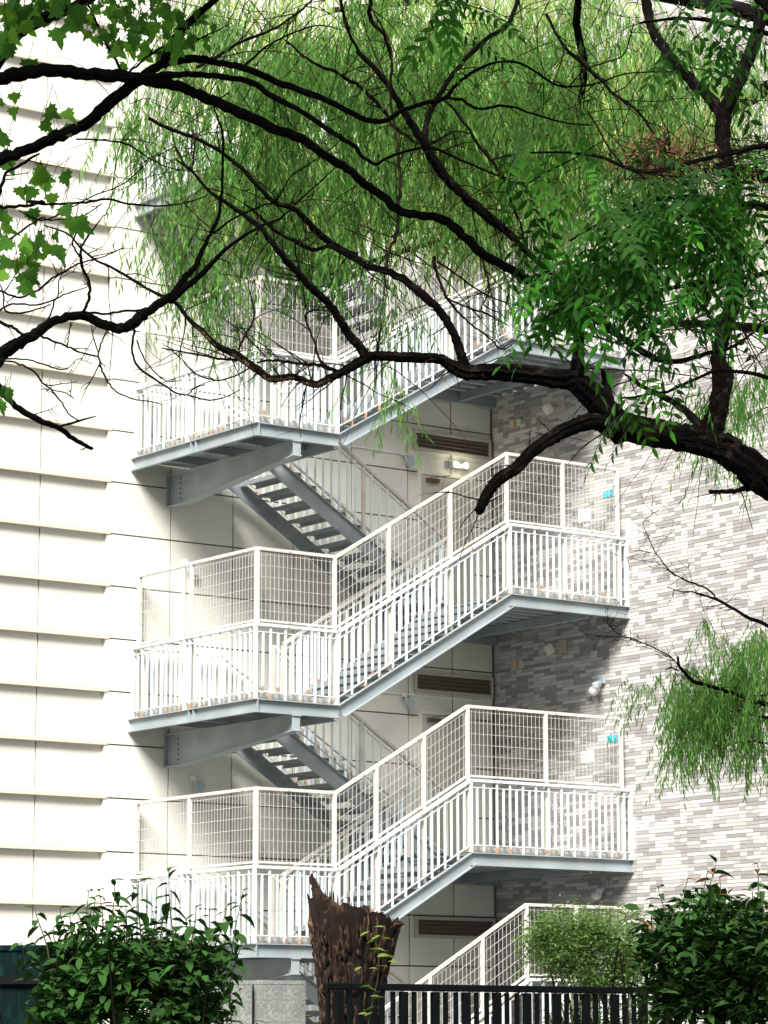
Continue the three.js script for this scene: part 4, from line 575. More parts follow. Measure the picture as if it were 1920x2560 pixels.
const LOBED = [[1.579,6.205,-0.461,0.076],[1.788,6.04,0.026,0.097],[1.847,5.983,-0.111,0.107],[1.583,5.981,-0.182,0.119],[1.777,5.666,0.133,0.085],[1.802,5.738,0.067,0.119],[1.875,5.563,0.468,0.109],[1.607,5.822,-0.533,0.087],[1.829,5.85,-0.381,0.102],[1.548,5.969,-0.375,0.111],[1.756,5.521,-0.587,0.095],[1.775,5.293,0.293,0.082],[1.673,5.424,-0.09,0.117],[1.543,5.693,-0.538,0.105],[1.626,6.154,-0.062,0.078],[1.586,6.088,0.022,0.099],[1.746,6.035,-0.159,0.093],[1.684,5.784,-0.405,0.098],[1.773,5.753,-0.413,0.084],[1.665,5.356,0.172,0.102],[1.655,6.436,-0.401,0.108],[1.642,6.326,0.303,0.109],[1.789,6.066,-0.387,0.104],[1.79,5.587,0.491,0.12],[1.527,5.961,-0.582,0.112],[1.893,5.958,0.24,0.098],[1.908,5.522,-0.009,0.102],[1.945,5.503,-0.019,0.1],[1.674,5.677,-0.417,0.098],[1.732,5.121,0.324,0.115],[1.774,5.146,0.464,0.096],[1.78,5.336,0.096,0.099],[1.833,5.393,-0.099,0.113],[1.667,5.317,-0.012,0.092],[1.669,5.158,0.305,0.093],[1.749,5.271,0.492,0.094],[1.799,5.413,-0.085,0.09],[1.642,5.476,0.202,0.083],[1.932,5.441,0.469,0.095],[1.683,5.373,-0.194,0.09],[1.788,5.222,0.313,0.078],[1.632,5.331,-0.353,0.107],[1.668,5.34,-0.45,0.078],[1.651,5.27,0.158,0.098],[1.707,5.515,-0.37,0.118],[1.661,4.606,0.298,0.087],[1.669,4.531,0.481,0.097],[1.662,4.653,0.166,0.075],[1.628,5.428,0.214,0.098],[1.537,5.561,-0.379,0.112],[1.967,5.423,0.292,0.116],[1.799,5.57,-0.448,0.086],[1.644,6.663,-0.267,0.107],[1.412,6.61,-0.239,0.114],[1.626,6.534,-0.017,0.105],[1.749,6.636,-0.331,0.104],[1.602,6.604,-0.052,0.108],[1.601,6.673,-0.326,0.102],[1.689,6.76,-0.306,0.092],[1.742,6.508,0.126,0.078],[1.63,6.282,0.46,0.117],[1.556,6.496,0.312,0.098],[1.707,6.373,0.327,0.104],[1.564,6.635,-0.161,0.083],[1.585,6.591,-0.278,0.078],[1.773,6.485,0.056,0.084],[1.649,6.567,0.116,0.117],[1.6,6.635,-0.194,0.107],[1.598,6.864,-0.594,0.085],[1.647,6.496,0.118,0.088],[1.674,6.377,0.447,0.076],[1.676,6.785,-0.561,0.088],[1.692,6.485,0.016,0.099],[1.722,6.502,0.111,0.08],[1.669,6.517,0.079,0.117],[1.522,6.626,-0.126,0.107],[1.634,6.375,0.338,0.088],[1.599,6.727,-0.569,0.115],[1.863,6.485,0.292,0.106],[1.669,6.847,-0.546,0.081],[1.669,6.85,-0.332,0.083],[1.876,6.303,0.44,0.112],[1.915,6.384,0.469,0.087],[1.927,6.469,0.137,0.111],[1.972,6.431,0.408,0.12],[1.793,6.666,-0.296,0.119],[1.894,6.574,0.142,0.075],[1.776,6.579,0.036,0.08],[1.774,6.804,-0.533,0.09],[1.922,6.707,-0.526,0.096],[1.815,6.693,-0.232,0.114],[1.766,6.608,-0.082,0.104],[1.728,6.61,-0.253,0.093],[1.775,6.664,-0.025,0.078],[1.692,6.672,-0.049,0.084],[1.935,6.503,-0.048,0.113],[1.919,6.471,0.479,0.117],[1.807,6.73,-0.454,0.081],[2.103,6.565,0.156,0.062],[2.199,6.726,-0.56,0.062],[2.361,6.599,-0.057,0.062],[2.045,6.265,0.423,0.062],[2.0,6.801,-0.486,0.062],[2.183,6.528,0.101,0.062],[2.208,6.49,0.279,0.062],[2.027,6.608,-0.167,0.062],[2.226,6.543,-0.087,0.062],[2.018,6.762,-0.48,0.062],[2.134,6.644,-0.295,0.062],[2.048,6.578,-0.469,0.062],[2.007,6.637,-0.209,0.062],[2.151,6.541,0.021,0.062],[2.323,6.303,0.499,0.062],[2.23,6.726,-0.259,0.062],[2.169,6.372,0.465,0.062],[2.075,6.374,-0.18,0.062],[2.356,6.497,0.174,0.062],[2.247,6.59,0.091,0.062],[2.16,6.323,-0.163,0.062],[2.295,6.339,0.277,0.062],[2.34,6.606,-0.46,0.062],[2.084,6.69,0.088,0.062],[2.143,6.596,-0.088,0.062],[2.07,6.599,-0.355,0.062],[2.161,6.425,0.295,0.062],[2.209,6.487,-0.019,0.062],[2.36,6.381,0.114,0.062],[2.108,6.676,-0.477,0.062],[2.31,6.569,0.043,0.062],[2.107,6.532,-0.049,0.062],[2.1,6.535,0.128,0.062],[2.418,6.645,-0.325,0.062],[2.089,6.357,0.213,0.062],[2.404,6.607,-0.228,0.062],[2.293,6.383,0.285,0.062],[2.141,6.679,-0.486,0.062],[1.962,6.561,-0.009,0.062],[2.238,6.734,-0.168,0.062],[2.208,6.916,-0.182,0.062],[2.09,6.572,-0.327,0.062],[2.014,6.606,-0.102,0.062],[2.209,6.534,0.186,0.062],[2.365,6.66,-0.355,0.062],[2.474,6.474,-0.02,0.062],[2.469,6.445,0.109,0.062],[2.422,6.392,0.144,0.062],[2.509,6.51,0.096,0.062],[2.483,6.525,-0.331,0.062],[2.403,6.647,-0.308,0.062],[2.41,6.57,-0.363,0.062],[2.421,6.555,-0.257,0.062],[2.201,6.625,-0.153,0.062],[2.341,6.618,-0.267,0.062],[2.246,6.384,0.242,0.062],[2.309,6.267,0.411,0.062],[2.192,6.795,-0.466,0.062],[2.459,6.351,0.08,0.062],[2.175,6.812,-0.397,0.062],[2.343,6.628,-0.325,0.062],[2.402,6.501,0.092,0.062],[2.326,6.365,0.462,0.062],[2.415,6.565,0.213,0.062],[2.262,6.738,-0.528,0.062],[2.552,6.416,-0.126,0.062],[2.244,6.67,-0.164,0.062],[2.155,6.591,-0.406,0.062],[2.542,6.495,-0.241,0.062],[2.424,6.498,-0.24,0.062],[2.484,6.447,-0.121,0.062],[2.433,6.627,0.014,0.062],[2.565,6.554,-0.239,0.062],[2.569,6.746,-0.392,0.062],[2.409,6.358,0.438,0.062],[2.512,6.698,-0.5,0.062],[2.227,6.487,-0.07,0.062],[2.67,6.318,0.106,0.062],[2.055,6.466,-0.036,0.06],[1.69,6.71,-0.463,0.06],[2.111,6.68,-0.553,0.06],[1.945,6.593,-0.254,0.06],[1.974,6.663,-0.544,0.06],[1.947,6.427,0.282,0.06],[2.041,6.383,0.083,0.06],[2.139,6.393,0.492,0.06],[2.177,6.524,-0.321,0.06],[2.061,6.561,-0.384,0.06],[2.198,6.508,-0.169,0.06],[2.162,6.663,-0.593,0.06],[2.108,6.415,0.379,0.06],[1.918,6.637,-0.589,0.06],[2.153,6.353,0.337,0.06],[2.147,6.436,0.19,0.06],[2.018,6.356,0.236,0.06],[1.927,6.518,-0.187,0.06],[1.529,6.404,0.143,0.089],[1.584,6.307,0.318,0.078],[1.544,6.557,-0.338,0.082],[1.634,6.365,0.109,0.1],[1.663,6.275,0.461,0.101],[1.646,6.281,0.241,0.108],[1.545,6.435,-0.062,0.119],[1.543,6.462,-0.149,0.108],[2.318,6.472,-0.432,0.076],[2.417,6.159,0.465,0.103],[2.35,6.543,-0.139,0.099],[2.406,6.244,0.449,0.117],[2.243,6.385,0.332,0.095],[2.456,6.618,-0.371,0.105],[2.366,6.506,0.409,0.087],[2.455,6.44,-0.118,0.103],[2.177,6.462,-0.201,0.105],[2.329,6.57,0.115,0.088],[2.199,6.521,-0.44,0.076],[2.358,6.379,0.481,0.094],[2.222,6.415,-0.218,0.109],[2.323,6.52,-0.481,0.116],[2.048,6.58,-0.565,0.12],[2.121,6.25,0.261,0.105],[2.241,6.295,0.363,0.086],[2.303,6.438,0.137,0.108]];
const VINE = [[-0.0,2.481],[-0.024,2.451],[0.048,2.422],[0.012,2.392],[0.059,2.404],[-0.036,2.327],[0.006,2.333],[0.059,2.28],[0.107,2.286],[-0.084,2.204],[-0.036,2.192],[0.011,2.206],[-0.06,2.067],[-0.013,2.072],[0.047,1.998],[0.082,1.992],[0.011,1.928],[-0.037,1.876],[-0.007,1.887],[0.095,2.239]];
const VINE_STEM = [[-0.006,2.481],[0.012,2.392],[0.035,2.274],[0.029,2.133],[0.005,2.016],[-0.025,1.875],[-0.049,1.642]];

// ------------------------------------------------------------------ growth: builders
function tube(pts, sides, { rough = 0, seed = 1, sub = 3, kink = 0.3 } = {}) {   // pts [x, y, z, r]; a tapered, slightly knotty tube
  const r = rng(seed), P = pts.map(p => V(p[0], p[1], p[2])), n = P.length, pos = [], rad = [];
  for (let i = 0; i < n - 1; i++) {
    const p0 = P[Math.max(0, i - 1)], p1 = P[i], p2 = P[i + 1], p3 = P[Math.min(n - 1, i + 2)];
    for (let k = 0; k < sub; k++) {
      const t = k / sub, t2 = t * t, t3 = t2 * t, f = (a, b, c, d) => 0.5 * (2 * b + (c - a) * t + (2 * a - 5 * b + 4 * c - d) * t2 + (3 * b - a - 3 * c + d) * t3);
      pos.push(V(f(p0.x, p1.x, p2.x, p3.x), f(p0.y, p1.y, p2.y, p3.y), f(p0.z, p1.z, p2.z, p3.z))); rad.push(lerp(pts[i][3], pts[i + 1][3], t));
    }
  }
  pos.push(P[n - 1]); rad.push(pts[n - 1][3]);
  if (rough) for (let i = 1; i < pos.length - 1; i++) { const k = rad[i] * kink + 0.0008; pos[i].x += (r() - 0.5) * k; pos[i].y += (r() - 0.5) * k; pos[i].z += (r() - 0.5) * k; }
  const m = pos.length, vert = [], uv = [], idx = []; let nrm = null, len = 0;
  const lump = Array.from({ length: sides }, () => 1 + (r() - 0.5) * rough);
  for (let i = 0; i < m; i++) {
    const t = pos[Math.min(i + 1, m - 1)].clone().sub(pos[Math.max(i - 1, 0)]).normalize();
    if (!nrm) nrm = Math.abs(t.y) < 0.9 ? V(0, 1, 0).cross(t).normalize() : V(1, 0, 0).cross(t).normalize();
    nrm.addScaledVector(t, -nrm.dot(t)).normalize();
    const b = t.clone().cross(nrm); if (i) len += pos[i].distanceTo(pos[i - 1]);
    const sw = 1 + (r() - 0.5) * rough * 0.45;
    for (let s = 0; s <= sides; s++) {
      const a = s / sides * Math.PI * 2, ss = s % sides; if (s < sides) lump[ss] = clamp(lump[ss] + (r() - 0.5) * rough * 0.55, 1 - rough, 1 + rough);
      const q = rad[i] * sw * lump[ss];
      const p = pos[i].clone().addScaledVector(nrm, Math.cos(a) * q).addScaledVector(b, Math.sin(a) * q);
      vert.push(p.x, p.y, p.z); uv.push(s / sides * Math.max(0.25, Math.round(rad[i] * 2 * Math.PI * 8) / 8), len);
    }
  }
  for (let i = 0; i < m - 1; i++) for (let s = 0; s < sides; s++) { const a = i * (sides + 1) + s, b = a + sides + 1; idx.push(a, a + 1, b, a + 1, b + 1, b); }
  const tip = vert.length / 3, e = pos[m - 1].clone().addScaledVector(pos[m - 1].clone().sub(pos[m - 2]).normalize(), rad[m - 1] * 0.7); vert.push(e.x, e.y, e.z); uv.push(0.1, len);
  for (let s = 0; s < sides; s++) idx.push((m - 1) * (sides + 1) + s, (m - 1) * (sides + 1) + s + 1, tip);
  const g = new THREE.BufferGeometry(); g.setAttribute('position', new THREE.Float32BufferAttribute(vert, 3)); g.setAttribute('uv', new THREE.Float32BufferAttribute(uv, 2)); g.setIndex(idx); g.computeVertexNormals();
  return g;
}
function wander(p, dir, len, r0, r, steps = 6, bend = 0.35, droop = 0) { // a crooked twig
  const out = [[p.x, p.y, p.z, r0]], d = dir.clone().normalize(), q = p.clone();
  for (let i = 1; i <= steps; i++) { d.x += (r() - 0.5) * bend * 2; d.y += (r() - 0.5) * bend * 2 - droop; d.z += (r() - 0.5) * bend * 2; d.normalize(); q.addScaledVector(d, len / steps); out.push([q.x, q.y, q.z, lerp(r0, r0 * 0.35, i / steps)]); }
  return out;
}
function along(br, t) { const k = t * (br.length - 1), i = Math.min(br.length - 2, Math.floor(k)), f = k - i; return br[i].map((v, j) => lerp(v, br[i + 1][j], f)); }
function leafGeo(L, Wd, { fold = 0.25, bend = 0.2, wide = 0.45, seg = 4 } = {}) { // a pointed leaf along +x, folded on its midrib
  const v = [], idx = [];
  for (let i = 0; i <= seg; i++) { const t = i / seg, w = Wd / 2 * Math.pow(Math.sin(Math.PI * Math.pow(t, Math.log(0.5) / Math.log(wide))), 0.85), x = t * L, y = -bend * L * t * t; v.push(x, y, 0, x, y + w * fold, w, x, y + w * fold, -w); }
  for (let i = 0; i < seg; i++) { const a = i * 3, b = a + 3; idx.push(a, a + 1, b, a + 1, b + 1, b, a, b, a + 2, a + 2, b, b + 2); }
  const g = new THREE.BufferGeometry(); g.setAttribute('position', new THREE.Float32BufferAttribute(v, 3)); g.setAttribute('uv', new THREE.Float32BufferAttribute(v.flatMap((_, i) => i % 3 ? [] : [v[i], v[i + 2]]), 2)); g.setIndex(idx); g.computeVertexNormals(); return g.toNonIndexed();
}
function put(g, p, ry, rz, rx = 0, s = 1) { const m = new THREE.Matrix4().compose(p, new THREE.Quaternion().setFromEuler(new THREE.Euler(rx, ry, rz, 'YZX')), V(s, s, s)); return g.clone().applyMatrix4(m); }
const leafMat = (c, tr = 0.42, sp = 0.3) => new THREE.MeshPhysicalMaterial({ color: C(...c), roughness: 0.75, specularIntensity: sp, transmission: tr, thickness: 0, vertexColors: true, side: THREE.DoubleSide });
const white = g => paint(g, () => [1, 1, 1]);
M.willowLeaf = leafMat([0.185, 0.44, 0.11], 0.5);
M.farLeaf = leafMat([0.34, 0.55, 0.19], 0.5);
M.compoundLeaf = leafMat([0.028, 0.17, 0.008]);
M.lobedLeaf = leafMat([0.07, 0.24, 0.02]);
M.shrubLeaf = leafMat([0.024, 0.072, 0.014], 0.25, 0.15);
M.lightLeaf = leafMat([0.26, 0.42, 0.13], 0.5);
M.bark = dull({ color: C(0.022, 0.0175, 0.015), map: barkMap, bumpMap: barkBump, bumpScale: 0.03, roughness: 0.9 });
M.barkDark = dull({ color: C(0.014, 0.012, 0.011), map: barkMap, bumpMap: barkBump, bumpScale: 0.006, roughness: 0.85 });
M.twig = dull({ color: C(0.065, 0.042, 0.027), map: barkMap, roughness: 0.9 });
M.twigDark = dull({ color: C(0.03, 0.022, 0.018), map: barkMap, roughness: 0.9 });
M.stem = std({ color: C(0.07, 0.075, 0.03), roughness: 0.8 });

// a strip of peeled bark wrapped on the lower front of a limb
function peel(parent, b, t0, t1, f0, f1, seed, name = 'peeled_bark') {
  const r = rng(seed), nz = noiseField(seed, 32), N = 40, K = 6, v = [], idx = [];
  for (let i = 0; i <= N; i++) {
    const t = lerp(t0, t1, i / N), p = along(b, t), q = along(b, Math.min(1, t + 0.004)), T = V(q[0] - p[0], q[1] - p[1], q[2] - p[2]).normalize(), F = V(0, 0, 1).addScaledVector(T, -T.z).normalize(), Dn = T.clone().cross(F); if (Dn.y > 0) Dn.negate();
    const e = Math.sin(Math.PI * i / N) ** 0.4, lo = f0 + (1 - e) * 0.5 + 0.6 * (nz(i * 0.45, 2) - 0.5), hi = f1 - (1 - e) * 0.5 + 0.9 * (nz(i * 0.5, 9) - 0.5);
    for (let k = 0; k <= K; k++) { const f = lerp(lo, Math.max(hi, lo + 0.05), k / K), R = p[3] * 1.16 + 0.0015 + 0.002 * r(); v.push(p[0] + (F.x * Math.cos(f) + Dn.x * Math.sin(f)) * R, p[1] + (F.y * Math.cos(f) + Dn.y * Math.sin(f)) * R, p[2] + (F.z * Math.cos(f) + Dn.z * Math.sin(f)) * R); }
  }
  for (let i = 0; i < N; i++) for (let k = 0; k < K; k++) { const a = i * (K + 1) + k, c = a + K + 1; idx.push(a, c, a + 1, a + 1, c, c + 1); }
  const g = new THREE.BufferGeometry(); g.setAttribute('position', new THREE.Float32BufferAttribute(v, 3)); g.setAttribute('uv', new THREE.Float32BufferAttribute(v.flatMap((x, i) => i % 3 === 0 ? [x * 3, v[i + 1] * 3] : []), 2)); g.setIndex(idx); g.computeVertexNormals();
  return mesh(name, g, M.peeled, parent);
}
M.peeled = std({ color: C(0.42, 0.24, 0.13), map: barkMap, roughness: 0.95, side: THREE.DoubleSide });

// hanging willow sprays: a stem with narrow leaves
function willowSpray(seed, n, len) {
  const r = rng(seed), parts = [], st = wander(V(0, 0, 0), V(0.35 + r() * 0.4, -0.6, 0.2 * (r() - 0.5)), len, 0.0016, r, 6, 0.1, 0.22);
  parts.push(paint(tube(st, 3, { sub: 1 }).toNonIndexed(), () => [0.75, 0.55, 0.5]));
  for (let i = 0; i < n; i++) {
    const p = along(st, (i + 0.6) / n), L = 0.042 + r() * 0.056, g = leafGeo(L, 0.009 + r() * 0.0045, { fold: 0.3, bend: 0.12 + r() * 0.25, wide: 0.38, seg: 3 });
    const f = 0.7 + 0.6 * r(), y = r() < 0.12 ? 1.5 : 1;
    parts.push(paint(put(g, V(p[0], p[1], p[2]), r() * 6.28, -0.75 - r() * 0.7, r() * 2 - 1), () => [f * (0.9 + 0.25 * r()) * y, f, f * 0.9]));
  }
  return mergeGeometries(parts);
}
const sprays = [0, 1, 2, 3].map(s => willowSpray(40 + s, 15, 0.36 + 0.05 * s));
function cloud(parent, clumps, geos, mat, seed, mult, { size = [0.8, 1.25], tone = 0.3, tilt = 0.4, name = 'crown', flat = false } = {}) {
  const r = rng(seed), lists = geos.map(() => []);
  for (const [x, y, z, rx, ry, rz, n] of clumps) {
    const N = Math.round(n * mult), knots = Array.from({ length: Math.max(3, Math.round(N / 9)) }, () => { let a, b, c; do { a = r() * 2 - 1; b = r() * 2 - 1; c = r() * 2 - 1; } while (a * a + b * b + c * c > 1); return [x + a * rx, y + b * ry, z + c * rz]; });
    for (let i = 0; i < N; i++) { const k = knots[Math.floor(r() * knots.length)], sp = 0.2 * Math.min(rx, ry) + 0.06; lists[Math.floor(r() * geos.length)].push([k[0] + (r() + r() + r() - 1.5) * sp, k[1] + (r() + r() + r() - 1.5) * sp, k[2] + (r() + r() + r() - 1.5) * sp]); }
  }
  const grp = new THREE.Group(); grp.name = name; parent.add(grp); stuff(grp);
  const m4 = new THREE.Matrix4(), qt = new THREE.Quaternion(), eu = new THREE.Euler();
  lists.forEach((l, gi) => {
    if (!l.length) return;
    const im = shade(new THREE.InstancedMesh(geos[gi], mat, l.length)); im.name = 'foliage'; stuff(im);
    l.forEach((p, i) => {
      const s = lerp(size[0], size[1], r()); eu.set((r() - 0.5) * tilt, r() * Math.PI * 2, (r() - 0.5) * tilt, 'YXZ'); qt.setFromEuler(eu);
      m4.compose(V(p[0], p[1], p[2]), qt, V(s, s, s)); im.setMatrixAt(i, m4);
      const t = 1 + (r() - 0.5) * 2 * tone, yel = r() < 0.1 ? 1.25 : 1; im.setColorAt(i, C(t * yel * (0.92 + 0.2 * r()), t, t * (0.85 + 0.2 * r())));
    });
    grp.add(im);
  });
  return grp;
}
function limbs(parent, data, mats, seed, minSides = 6) {
  data.forEach((b, i) => { const R = Math.max(...b.map(p => p[3])); mesh(R > 0.05 ? 'limb' : 'branch', tube(b, R > 0.05 ? 26 : R > 0.015 ? 11 : minSides, { rough: R > 0.05 ? 0.22 : 0.28, seed: seed + i, sub: R > 0.05 ? 8 : 5, kink: R > 0.05 ? 0.14 : R > 0.015 ? 0.4 : 0.9 }), R > mats[2] ? mats[0] : mats[1], parent); });
}
function spurs(parent, data, mat, seed, n, { len = [0.08, 0.4], rmin = 0.0024, r0 = 0.004, droop = 0, side = 0.35, name = 'twigs', kids = 2, maxR = 0.03 } = {}) {
  const r = rng(seed), geos = [], w = data.map(b => { let L = 0; for (let i = 1; i < b.length; i++) L += Math.hypot(b[i][0] - b[i - 1][0], b[i][1] - b[i - 1][1]); return L; }), tot = w.reduce((a, b) => a + b, 0);
  const ends = [];
  for (let i = 0; i < n; i++) {
    let k = r() * tot, j = 0; while (k > w[j] && j < w.length - 1) k -= w[j++];
    const b = data[j], p = along(b, 0.08 + 0.92 * r()); if (p[3] > maxR) continue;
    const q = along(b, clamp(0.5 + r() * 0.5, 0, 1)), L = lerp(len[0], len[1], r() * r());
    const d = V(q[0] - p[0], q[1] - p[1], 0).normalize().multiplyScalar(0.6).add(V(r() - 0.5, r() - 0.5, (r() - 0.5) * side * 2).multiplyScalar(2));
    const t = wander(V(p[0], p[1], p[2]), d, L, Math.max(rmin, Math.min(r0, p[3] * 0.6)), r, 6, 0.2, droop);
    geos.push(tube(t, 4, { sub: 1, rough: 0.2, seed: i })); ends.push(t[t.length - 1]);
    for (let c = 0; c < kids; c++) { const s = along(t, 0.25 + 0.6 * r()), dd = V(r() - 0.5, r() - 0.5, r() - 0.5).add(d.clone().normalize().multiplyScalar(0.35)); const u = wander(V(s[0], s[1], s[2]), dd, L * (0.25 + 0.4 * r()), Math.max(rmin, s[3] * 0.7), r, 4, 0.3, droop); geos.push(tube(u, 3, { sub: 1 })); ends.push(u[u.length - 1]); }
  }
  stuff(mesh(name, geos, mat, parent)); return ends;
}
function treeAt(name, label, u, d) { return thing(name, label, 'tree', place(u, d), -YAW); }

function lobedTuft(geos, seed) { const r = rng(seed), p = []; for (let i = 0; i < 8; i++) p.push(put(geos[i % 3], V((r() - 0.5) * 0.4, (r() - 0.5) * 0.4, (r() - 0.5) * 0.4), r() * 6.28, (r() - 0.5) * 2, -1.2 + r(), 0.1 + 0.05 * r())); return mergeGeometries(p); }

// ------------------------------------------------------------------ the trees
{ // left tree: black limbs from the left, lobed leaves
  const t = treeAt('plane_tree', 'black-limbed tree reaching in from the left edge, with lobed leaves and bare twigs', -3.4, 14);
  mesh('trunk', tube([[0, -0.05, 0, 0.2], [-0.05, 1.2, 0, 0.15], [0.1, 2.6, 0.02, 0.13], [0.3, 3.6, 0, 0.12], [0.65, 4.6, 0, 0.09], [1.1, 5.45, 0, 0.06], [1.22, 5.9, 0, 0.045]], 14, { rough: 0.12, seed: 3, sub: 5 }), M.bark, t);
  mesh('limb', tube([[0.2, 3.2, 0, 0.08], [0.6, 3.7, 0.02, 0.05], [1.15, 4.35, 0, 0.04], [1.4, 4.55, 0, 0.035]], 10, { rough: 0.12, seed: 4, sub: 4 }), M.bark, t);
  limbs(t, TRACE_L, [M.barkDark, M.twigDark, 0.012], 500);
  spurs(t, TRACE_L, M.twigDark, 61, 190, { len: [0.04, 0.28], r0: 0.0036, maxR: 0.02 });
  const crown = mesh('crown', tube([[1.15, 5.85, 0, 0.01], [1.3, 6.2, 0.1, 0.008], [1.5, 6.6, 0.1, 0.005]], 5), M.twigDark, t);
  const r = rng(70), s = new THREE.Shape(), lob = [[0, 0], [0.18, 0.1], [0.42, 0.05], [0.36, 0.2], [0.5, 0.34], [0.32, 0.4], [0.34, 0.55], [0.17, 0.58], [0.13, 0.78], [0, 1]];
  lob.forEach(([x, y], i) => i ? s.lineTo(x, y) : s.moveTo(x, y)); [...lob].reverse().slice(1, -1).forEach(([x, y]) => s.lineTo(-x, y)); s.closePath();
  const geos = [0, 1, 2].map(k => { const g = new THREE.ShapeGeometry(s), p = g.attributes.position; for (let i = 0; i < p.count; i++) p.setZ(i, 0.25 * Math.abs(p.getX(i)) - (0.15 + 0.12 * k) * p.getY(i) ** 2); g.computeVertexNormals(); return paint(g.toNonIndexed(), () => [[0.7, 0.65, 0.7], [1.0, 0.95, 1.0], [1.7, 1.25, 1.0]][k]); });
  const pet = [];
  for (const [x, y, z, k] of LOBED) {
    const m = mesh('leaf', geos[Math.floor(r() * 3)], M.lobedLeaf, crown); m.position.set(x, y, z); m.scale.setScalar(k);
    m.rotation.set((r() - 0.5) * 1.4, (r() - 0.5) * 2, Math.PI + (r() - 0.5) * 2.2);
    const d = V((r() - 0.5) * 0.08, 0.07 + 0.06 * r(), -0.02); pet.push(tube([[x, y, z, 0.0015], [x + d.x * 0.5, y + d.y * 0.4, z, 0.0015], [x + d.x, y + d.y, z + d.z, 0.002]], 3, { sub: 1 }));
  }
  stuff(mesh('petioles', pet, M.twigDark, t));
  cloud(t, [[3.4, 9.4, 2.6, 3.6, 1.4, 2.8, 2400]], [1, 2].map(k => lobedTuft(geos, 600 + k)), M.lobedLeaf, 17, 1, { name: 'upper_crown', tilt: 1 });
}
{ // the big willow from the right
  const t = treeAt('willow_tree', 'willow with thick dark furrowed limb crossing from the right edge and hanging narrow leaves', 4.6, 20);
  mesh('trunk', tube([[0, -0.05, 0, 0.42], [-0.05, 0.8, 0, 0.3], [-0.3, 2.0, 0, 0.25], [-0.75, 3.3, 0, 0.2], [-1.25, 4.3, 0, 0.15], [-1.62, 4.78, 0, 0.127]], 20, { rough: 0.12, seed: 8, sub: 6 }), M.bark, t);
  limbs(t, TRACE_W, [M.bark, M.twig, 0.02], 700);
  { const b = TRACE_W[0], n = b.length - 1, at = k => k / n; peel(t, b, at(27), at(29.6), 0.2, 1.4, 71); peel(t, b, at(30), at(32.5), 0.1, 1.2, 72); peel(t, b, at(33), at(35.4), 0.3, 1.5, 73); peel(t, b, at(36), at(37.5), 0.1, 1.0, 75); peel(t, TRACE_W[1], 0.06, 0.2, 0.7, 1.5, 74); }
  spurs(t, TRACE_W, M.twig, 91, 460, { len: [0.12, 0.8], r0: 0.0055, droop: 0.04, maxR: 0.06 });
  const r = rng(15), hang = [];
  for (const [x, y, z, rx, ry, rz, n] of CLUMPS_W) for (let i = 0; i < n * 0.16; i++) hang.push(tube(wander(V(x + (r() * 2 - 1) * rx, y + (r() * 1.6 - 0.6) * ry, z + (r() * 2 - 1) * rz), V(r() - 0.5, -0.2 + (r() - 0.5), r() - 0.5), 0.3 + r() * 0.9, 0.0045, r, 7, 0.16, 0.1), 3, { sub: 1 }));
  stuff(mesh('hanging_twigs', hang, M.twig, t));
  cloud(t, CLUMPS_W, sprays, M.willowLeaf, 5, 1.05);
  cloud(t, [[-4, 12.6, 2.6, 5, 1.5, 3, 1300]], sprays, M.willowLeaf, 25, 1, { size: [1.8, 2.3], name: 'upper_crown' });
  cloud(t, [[-3.5, 11.2, 6.2, 4.5, 1.5, 3, 1500]], sprays, M.willowLeaf, 26, 1, { size: [1.8, 2.3], name: 'upper_crown' });
  // the dry leaves and sticks caught in its fork
  const n = thing('dry_leaf_clump', 'clump of dry brown leaves and sticks caught in the willow at upper right', 'dead leaves', place(4.6 - 2.72, 19.8), -YAW);
  const rr = rng(99), sticks = [], lv = [], lg = leafGeo(0.062, 0.015, { bend: 0.5, seg: 3 });
  for (let i = 0; i < 220; i++) { const p = V((rr() - 0.5) * 0.9 + 0.2, 7.5 + (rr() - 0.5) * 0.3, (rr() - 0.5) * 0.5); sticks.push(tube(wander(p, V(rr() - 0.3, (rr() - 0.6) * 0.5, rr() - 0.5), 0.2 + rr() * 0.5, 0.004, rr, 4, 0.25, 0), 3, { sub: 1 })); }
  for (let i = 0; i < 420; i++) { const f = 0.6 + 0.7 * rr(); lv.push(paint(put(lg, V((rr() + rr() - 1) * 0.42, 7.56 + (rr() - 0.5) * 0.24, (rr() - 0.5) * 0.5), rr() * 6.3, rr() * 3 - 1.5, rr() * 3), () => [f, f * 0.95, f * 0.9])); }
  stuff(mesh('sticks', sticks, M.twig, n)); stuff(mesh('dry_leaves', lv, leafMat([0.3, 0.165, 0.09], 0.25), n));
}
